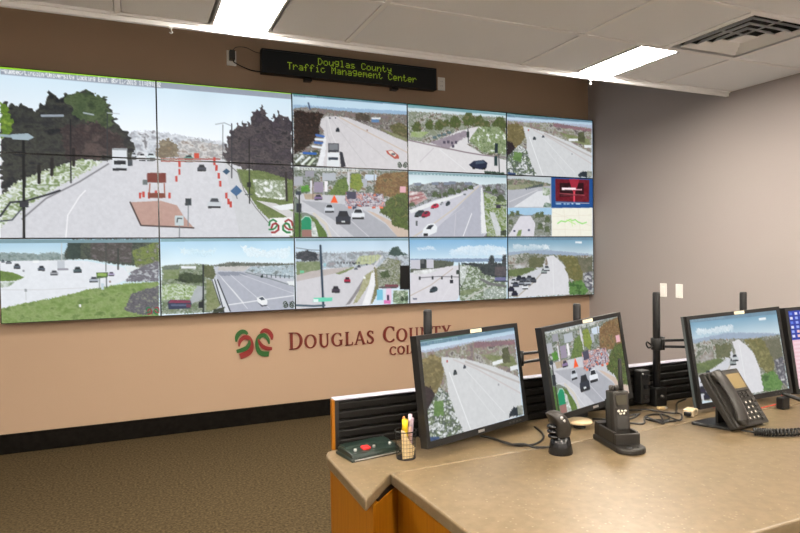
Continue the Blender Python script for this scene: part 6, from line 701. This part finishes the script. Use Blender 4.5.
for i, p in enumerate(cp):
    d = (cp[min(i + 1, len(cp) - 1)] - cp[max(i - 1, 0)]).normalized(); s = d.cross(Vector((0, 0, 1))).normalized()
    for k in range(2):
        a = (i * 2 + k) * 0.62; r_ = 0.0105; q = p + (cp[min(i + 1, len(cp) - 1)] - p) * (k / 2)
        hel.append(q + s * r_ * math.cos(a) + Vector((0, 0, 1)) * r_ * math.sin(a))
sobj('coiled_cord', MB().tube([(-0.085, -0.012, 0.012), (-0.08, -0.030, 0.012)] + hel, 0.0034, 6), 'black_plastic', t)

# ------------------------------------------------------------------ two-way radio in its charger
t = thing('radio_charger', 'long black charger base in the middle of the desk, holding the radio', 'charger', (2.238, -3.455, FZ), RZ(math.radians(-13.5)))
base = [(0.048 * math.cos(a), -0.058 + 0.038 * math.sin(a)) for a in [math.pi + math.pi * i / 10 for i in range(11)]] + [(0.048, 0.095), (-0.048, 0.095)]
obj('base', MB().prism(base, 0.0, 0.018), 'charger_brown', t, bevel=0.005)
obj('pocket', MB().box((-0.042, 0.066, 0.018), (0.042, 0.092, 0.060)).box((-0.042, -0.045, 0.018), (0.042, -0.035, 0.052)).box((-0.042, -0.035, 0.018), (-0.032, 0.066, 0.056)).box((0.032, -0.035, 0.018), (0.042, 0.066, 0.056)).box((-0.032, -0.035, 0.018), (0.032, 0.066, 0.022)), 'charger_brown', t, bevel=0.003)
sobj('status_light', MB().cyl((0.018, -0.070, 0.0175), (0.018, -0.070, 0.020), 0.005, n=12), 'dark_grey', t)
sobj('contact', MB().cyl((-0.010, -0.072, 0.0175), (-0.010, -0.072, 0.019), 0.011, n=16), 'black_gloss', t)
t = thing('two_way_radio', 'dark two-way radio standing in the charger, antenna up', 'radio', (2.250, -3.440, FZ + 0.0225), RZ(math.radians(-13.5)) @ RX(math.radians(-5)))
rb = obj('body', MB().prism([(-0.0275, -0.020), (0.0275, -0.020), (0.0295, 0.0), (0.0275, 0.030), (-0.0275, 0.030), (-0.0295, 0.0)], 0.0, 0.150), 'radio_grey', t, bevel=0.004)
obj('battery', MB().box((-0.025, 0.030, 0.010), (0.025, 0.042, 0.120)), 'black_plastic', t, bevel=0.003)
obj('speaker_panel', MB().box((-0.018, -0.0225, 0.030), (0.018, -0.020, 0.075)), 'dark_grey', t, bevel=0.002)
obj('display', MB().box((-0.018, -0.0225, 0.108), (0.018, -0.020, 0.138)), 'radio_lcd', t)
for x, z in ((-0.012, 0.088), (0.0, 0.088), (0.012, 0.088), (-0.006, 0.080), (0.006, 0.080)): sobj('button', MB().cyl((x, -0.0235, z), (x, -0.020, z), 0.0038, n=10), 'key_print', rb)
for x in (-0.018, -0.001): sobj('knob', MB().lathe([(0.0085, 0.149), (0.0085, 0.163), (0.007, 0.167)], 14, (x, 0.006, 0)), 'dark_grey', t)
sobj('antenna', MB().lathe([(0.0085, 0.149), (0.0080, 0.175), (0.0068, 0.18), (0.0060, 0.245), (0.004, 0.252)], 12, (0.019, 0.012, 0)), 'black_plastic', t)

# ------------------------------------------------------------------ rounded hand unit on its stand
t = thing('hand_unit', 'dark grey rounded hand unit leaning in a small black stand', 'hand unit', (2.026, -3.425, FZ), Matrix.Diagonal((1.38, 1.30, 1.08, 1)))
sobj('stand', MB().lathe([(0.027, 0.0), (0.028, 0.004), (0.024, 0.030), (0.021, 0.046), (0.016, 0.050)], 24), 'black_gloss', t)
out = smooth_path([(-0.036, 0.122, 0), (-0.020, 0.127, 0), (0.000, 0.119, 0), (0.016, 0.100, 0), (0.024, 0.074, 0), (0.022, 0.050, 0), (0.012, 0.040, 0), (-0.006, 0.040, 0), (-0.016, 0.050, 0), (-0.018, 0.070, 0), (-0.024, 0.095, 0), (-0.036, 0.122, 0)], 4)[:-1]
cx_, cz_ = -0.004, 0.080; hv = []; no = len(out)
for s_, y_ in ((0.30, -0.021), (0.70, -0.018), (0.92, -0.010), (1.0, 0.0), (0.92, 0.010), (0.70, 0.018), (0.30, 0.021)):
    hv += [(cx_ + (q.x - cx_) * s_, y_, cz_ + (q.y - cz_) * s_) for q in out]
sobj('shell', MB().add(hv, [(k * no + i, k * no + (i + 1) % no, (k + 1) * no + (i + 1) % no, (k + 1) * no + i) for k in range(6) for i in range(no)] + [tuple(range(no)), tuple(range(6 * no, 7 * no))[::-1]]), 'radio_grey', t)
for x, z in ((-0.026, 0.082), (-0.026, 0.068), (-0.024, 0.054)): sobj('finger_grip', MB().ball((x, -0.004, z), 0.010, 0.014, 0.0075), 'black_gloss', t)
for x, z in ((-0.010, 0.108), (-0.003, 0.098)): sobj('button', MB().ball((x, -0.0185, z), 0.0042, 0.0026, 0.005, None, 12, 8), 'silver', t)

# cream disc on a low foot
t = thing('round_disc', 'cream round disc on a low black foot between the hand unit and the radio', 'disc', (2.265, -3.225, DZ))
sobj('disc', MB().lathe([(0.040, 0.016), (0.044, 0.019), (0.044, 0.024), (0.040, 0.027)], 28), 'cream_disc', t)
sobj('foot', MB().lathe([(0.022, 0.0), (0.022, 0.004), (0.012, 0.016)], 18), 'black_plastic', t)

# ------------------------------------------------------------------ pencil cup
PX, PYC = 1.576, -3.255
t = thing('pencil_cup', 'black wire mesh pencil cup beside the freeway monitor', 'cup', (PX, PYC, DZ))
mb = MB(); rings = 7
def rad(z): return 0.0285 + 0.004 * z / 0.085
for i in range(1, rings): mb.tube([(rad(0.085 * i / rings) * math.cos(a), rad(0.085 * i / rings) * math.sin(a), 0.085 * i / rings) for a in [2 * math.pi * k / 20 for k in range(20)]], 0.0006, 4, True)
for k in range(20):
    a = 2 * math.pi * k / 20; mb.tube([(rad(0.002) * math.cos(a), rad(0.002) * math.sin(a), 0.002), (rad(0.085) * math.cos(a), rad(0.085) * math.sin(a), 0.085)], 0.0006, 4)
obj('wire_mesh', mb, 'black_metal', t)
for z in (0.0015, 0.085): sobj('rim', MB().tube([(rad(z) * math.cos(a), rad(z) * math.sin(a), z) for a in [2 * math.pi * k / 24 for k in range(24)]], 0.0018, 6, True), 'black_metal', t)
obj('bottom', MB().lathe([(0.0285, 0.0), (0.0285, 0.002)], 24), 'black_metal', t)
def rod(name, label, cat, dx, dy, tip, r, m, capm=None, n=10):
    t = thing(name, label, cat, (PX + dx, PYC + dy, DZ + 0.004), group='writing tools in the pencil cup')
    sobj('barrel', MB().tube([(0, 0, 0), (tip[0] * 0.97, tip[1] * 0.97, tip[2] * 0.97), tip], [r, r, r * 0.6], n), m, t)
    if capm: sobj('cap', MB().tube([(tip[0] * 0.72, tip[1] * 0.72, tip[2] * 0.72), (tip[0] * 1.0, tip[1] * 1.0, tip[2] * 1.0)], [r * 1.12, r * 1.05], n), capm, t)
rod('highlighter', 'fat yellow highlighter in the pencil cup', 'highlighter', -0.006, -0.008, (-0.002, -0.006, 0.118), 0.0085, 'yellow_pen', 'yellow_pen')
rod('pencil', 'orange pencil in the pencil cup', 'pencil', 0.004, 0.006, (-0.006, 0.002, 0.122), 0.0042, 'orange_pen', None, 6)
rod('pen', 'pink pen in the pencil cup, taller than the others', 'pen', 0.009, -0.004, (0.004, -0.004, 0.130), 0.0058, 'pink_pen', 'violet_pen')
rod('pen', 'pale violet pen at the right side of the pencil cup', 'pen', 0.014, 0.004, (0.012, 0.002, 0.115), 0.0055, 'violet_pen')
tag(obj('folded_note', MB().prism([(-0.020, 0.004), (0.014, 0.004), (0.022, 0.034), (0.004, 0.054), (-0.014, 0.090), (-0.024, 0.094)], -0.0215, -0.0200, 'y'), 'tan_paper'), 'tan folded paper note inside the pencil cup', 'paper').location = (PX, PYC, DZ)

# ------------------------------------------------------------------ hole punch
t = thing('hole_punch', 'dark green three-hole punch with a red tab beside the pencil cup', 'hole punch', (1.487, -3.158, DZ), RZ(math.radians(9)))
obj('base', MB().box((-0.088, -0.060, 0.0), (0.088, 0.050, 0.009)), 'green_black', t, bevel=0.003)
obj('body', MB().prism([(-0.058, 0.009), (-0.054, 0.022), (-0.015, 0.026), (0.030, 0.027), (0.042, 0.024), (0.046, 0.009)], -0.084, 0.084, 'x'), 'green_black', t, bevel=0.003)
obj('lever', MB().prism([(-0.010, 0.025), (0.004, 0.031), (0.036, 0.032), (0.040, 0.026)], -0.080, 0.080, 'x'), 'green_black', t, bevel=0.002)
obj('tab', MB().box((-0.036, -0.040, 0.0245), (-0.010, -0.018, 0.0315), Matrix.Rotation(math.radians(8), 3, 'X'), (-0.023, -0.029, 0.028)), 'red_plastic', t, bevel=0.002)
for x in (-0.060, 0.006, 0.064): sobj('punch_head', MB().cyl((x, -0.030, 0.022), (x, -0.030, 0.031), 0.005, n=12), 'silver', t)
obj('scale_bar', MB().box((-0.078, -0.0605, 0.003), (0.078, -0.0595, 0.007)), 'silver', t)

# ------------------------------------------------------------------ cables and small things on the desk
def cable(label, pts, r=0.0036, m='black_plastic', name='cable', group='cables lying on the desk'):
    tag(sobj(name, MB().tube(smooth_path(pts, 8), r, 7), m), label, 'cable', group)
z0 = DZ + 0.0040; z1 = FZ + 0.0040
cable('black cable looping from under the freeway monitor to the hand unit', [(1.880, -3.19, 0.752), (1.905, -3.24, z0 + .006), (1.918, -3.30, z0 + .004), (1.945, -3.345, z0 + .012), (1.975, -3.362, z1 + 0.003), (2.01, -3.380, z1 + .004), (2.024, -3.392, z1 + .006)])
cable('second black cable twisted beside the first one, left of the hand unit', [(1.90, -3.18, z0), (1.925, -3.262, z0), (1.945, -3.315, z0), (1.99, -3.328, z0), (2.045, -3.302, z0), (2.09, -3.250, z0), (2.12, -3.16, z0)])
cable('black cable tangled behind the radio', [(2.37, -3.17, z0), (2.43, -3.21, z0), (2.49, -3.240, z0 + .004), (2.54, -3.225, z0 + .010), (2.56, -3.205, z0 + .004), (2.52, -3.195, z0), (2.46, -3.215, z0), (2.42, -3.255, z0)])
cable('black cable snaking from the radio towards the telephone', [(2.58, -3.135, z0), (2.60, -3.16, z0 + .004), (2.62, -3.19, z0 + .010), (2.66, -3.235, z0 + .006), (2.70, -3.25, z0 + .002), (2.76, -3.20, z0), (2.84, -3.13, z0), (2.92, -3.10, z0)])
cable('black cable looped in front of the small adapter', [(2.55, -3.27, z0), (2.60, -3.30, z0), (2.645, -3.27, z0), (2.63, -3.225, z0), (2.58, -3.225, z0), (2.545, -3.255, z0), (2.56, -3.305, z0), (2.62, -3.325, z0)], 0.0034)
cable('black cable bent into a zigzag between the radio and the plug adapter', [(2.45, -3.275, z0), (2.49, -3.300, z0), (2.53, -3.27, z0 + .012), (2.555, -3.33, z0), (2.61, -3.265, z0 + .012), (2.635, -3.325, z0), (2.675, -3.30, z0 + .010), (2.70, -3.255, z0 + .004)], 0.0034)
cable('thin red cable stretched under the third monitor', [(2.86, -3.19, z0), (2.98, -3.325, z0 + .0005), (3.10, -3.33, z0), (3.24, -3.30, z0), (3.34, -3.22, z0)], 0.0014, 'red_plastic')
t = thing('plug_adapter', 'cream plug adapter lying among the cables left of the telephone', 'adapter', (2.735, -3.285, DZ), RZ(math.radians(25)))
obj('body', MB().box((-0.022, -0.020, 0.0), (0.030, 0.020, 0.026)), 'cream_disc', t, bevel=0.005)
obj('plug', MB().box((-0.036, -0.012, 0.006), (-0.022, 0.012, 0.020)), 'black_plastic', t, bevel=0.002)
t = thing('cable_connector', 'small pale connector at the end of a cable behind the plug adapter', 'connector', (2.715, -3.165, DZ), RZ(math.radians(-20)))
obj('shell', MB().box((-0.014, -0.009, 0.0), (0.014, 0.009, 0.010)), 'tan_paper', t, bevel=0.002)
obj('tip', MB().box((0.014, -0.006, 0.002), (0.024, 0.006, 0.008)), 'silver', t)
t = thing('power_module', 'small black power box with metal sockets on the slatted rail by the bare pole', 'power box', (2.672, -3.114, DZ))
obj('body', MB().box((-0.024, -0.016, 0.02), (0.022, 0.024, 0.150)), 'black_plastic', t, bevel=0.004)
for z in (0.045, 0.085, 0.125): obj('socket', MB().box((-0.010, -0.018, z - 0.008), (0.012, -0.016, z + 0.008)), 'black_gloss', t)
sobj('screw', MB().cyl((-0.016, -0.0185, 0.138), (-0.016, -0.016, 0.138), 0.004, n=10), 'silver', t)
t = thing('marker_pen', 'black marker pen with a red end leaning in front of the fourth monitor', 'marker', (3.185, -3.400, FZ))
sobj('barrel', MB().tube([(-0.055, 0.030, 0.062), (0.045, -0.030, 0.018)], 0.0075, 12), 'black_plastic', t)
sobj('cap', MB().tube([(0.045, -0.030, 0.018), (0.072, -0.046, 0.007)], [0.0078, 0.0060], 12), 'red_plastic', t)
obj('rest', MB().box((-0.070, 0.015, 0.0), (-0.030, 0.045, 0.046)), 'black_plastic', t, bevel=0.004)
tag(sobj('pen', MB().tube([(3.075, -3.520, FZ + 0.006), (3.15, -3.560, FZ + 0.006), (3.165, -3.568, FZ + 0.006)], [0.0045, 0.0045, 0.0015], 10), 'black_plastic'), 'slim black pen lying flat near the right edge', 'pen')
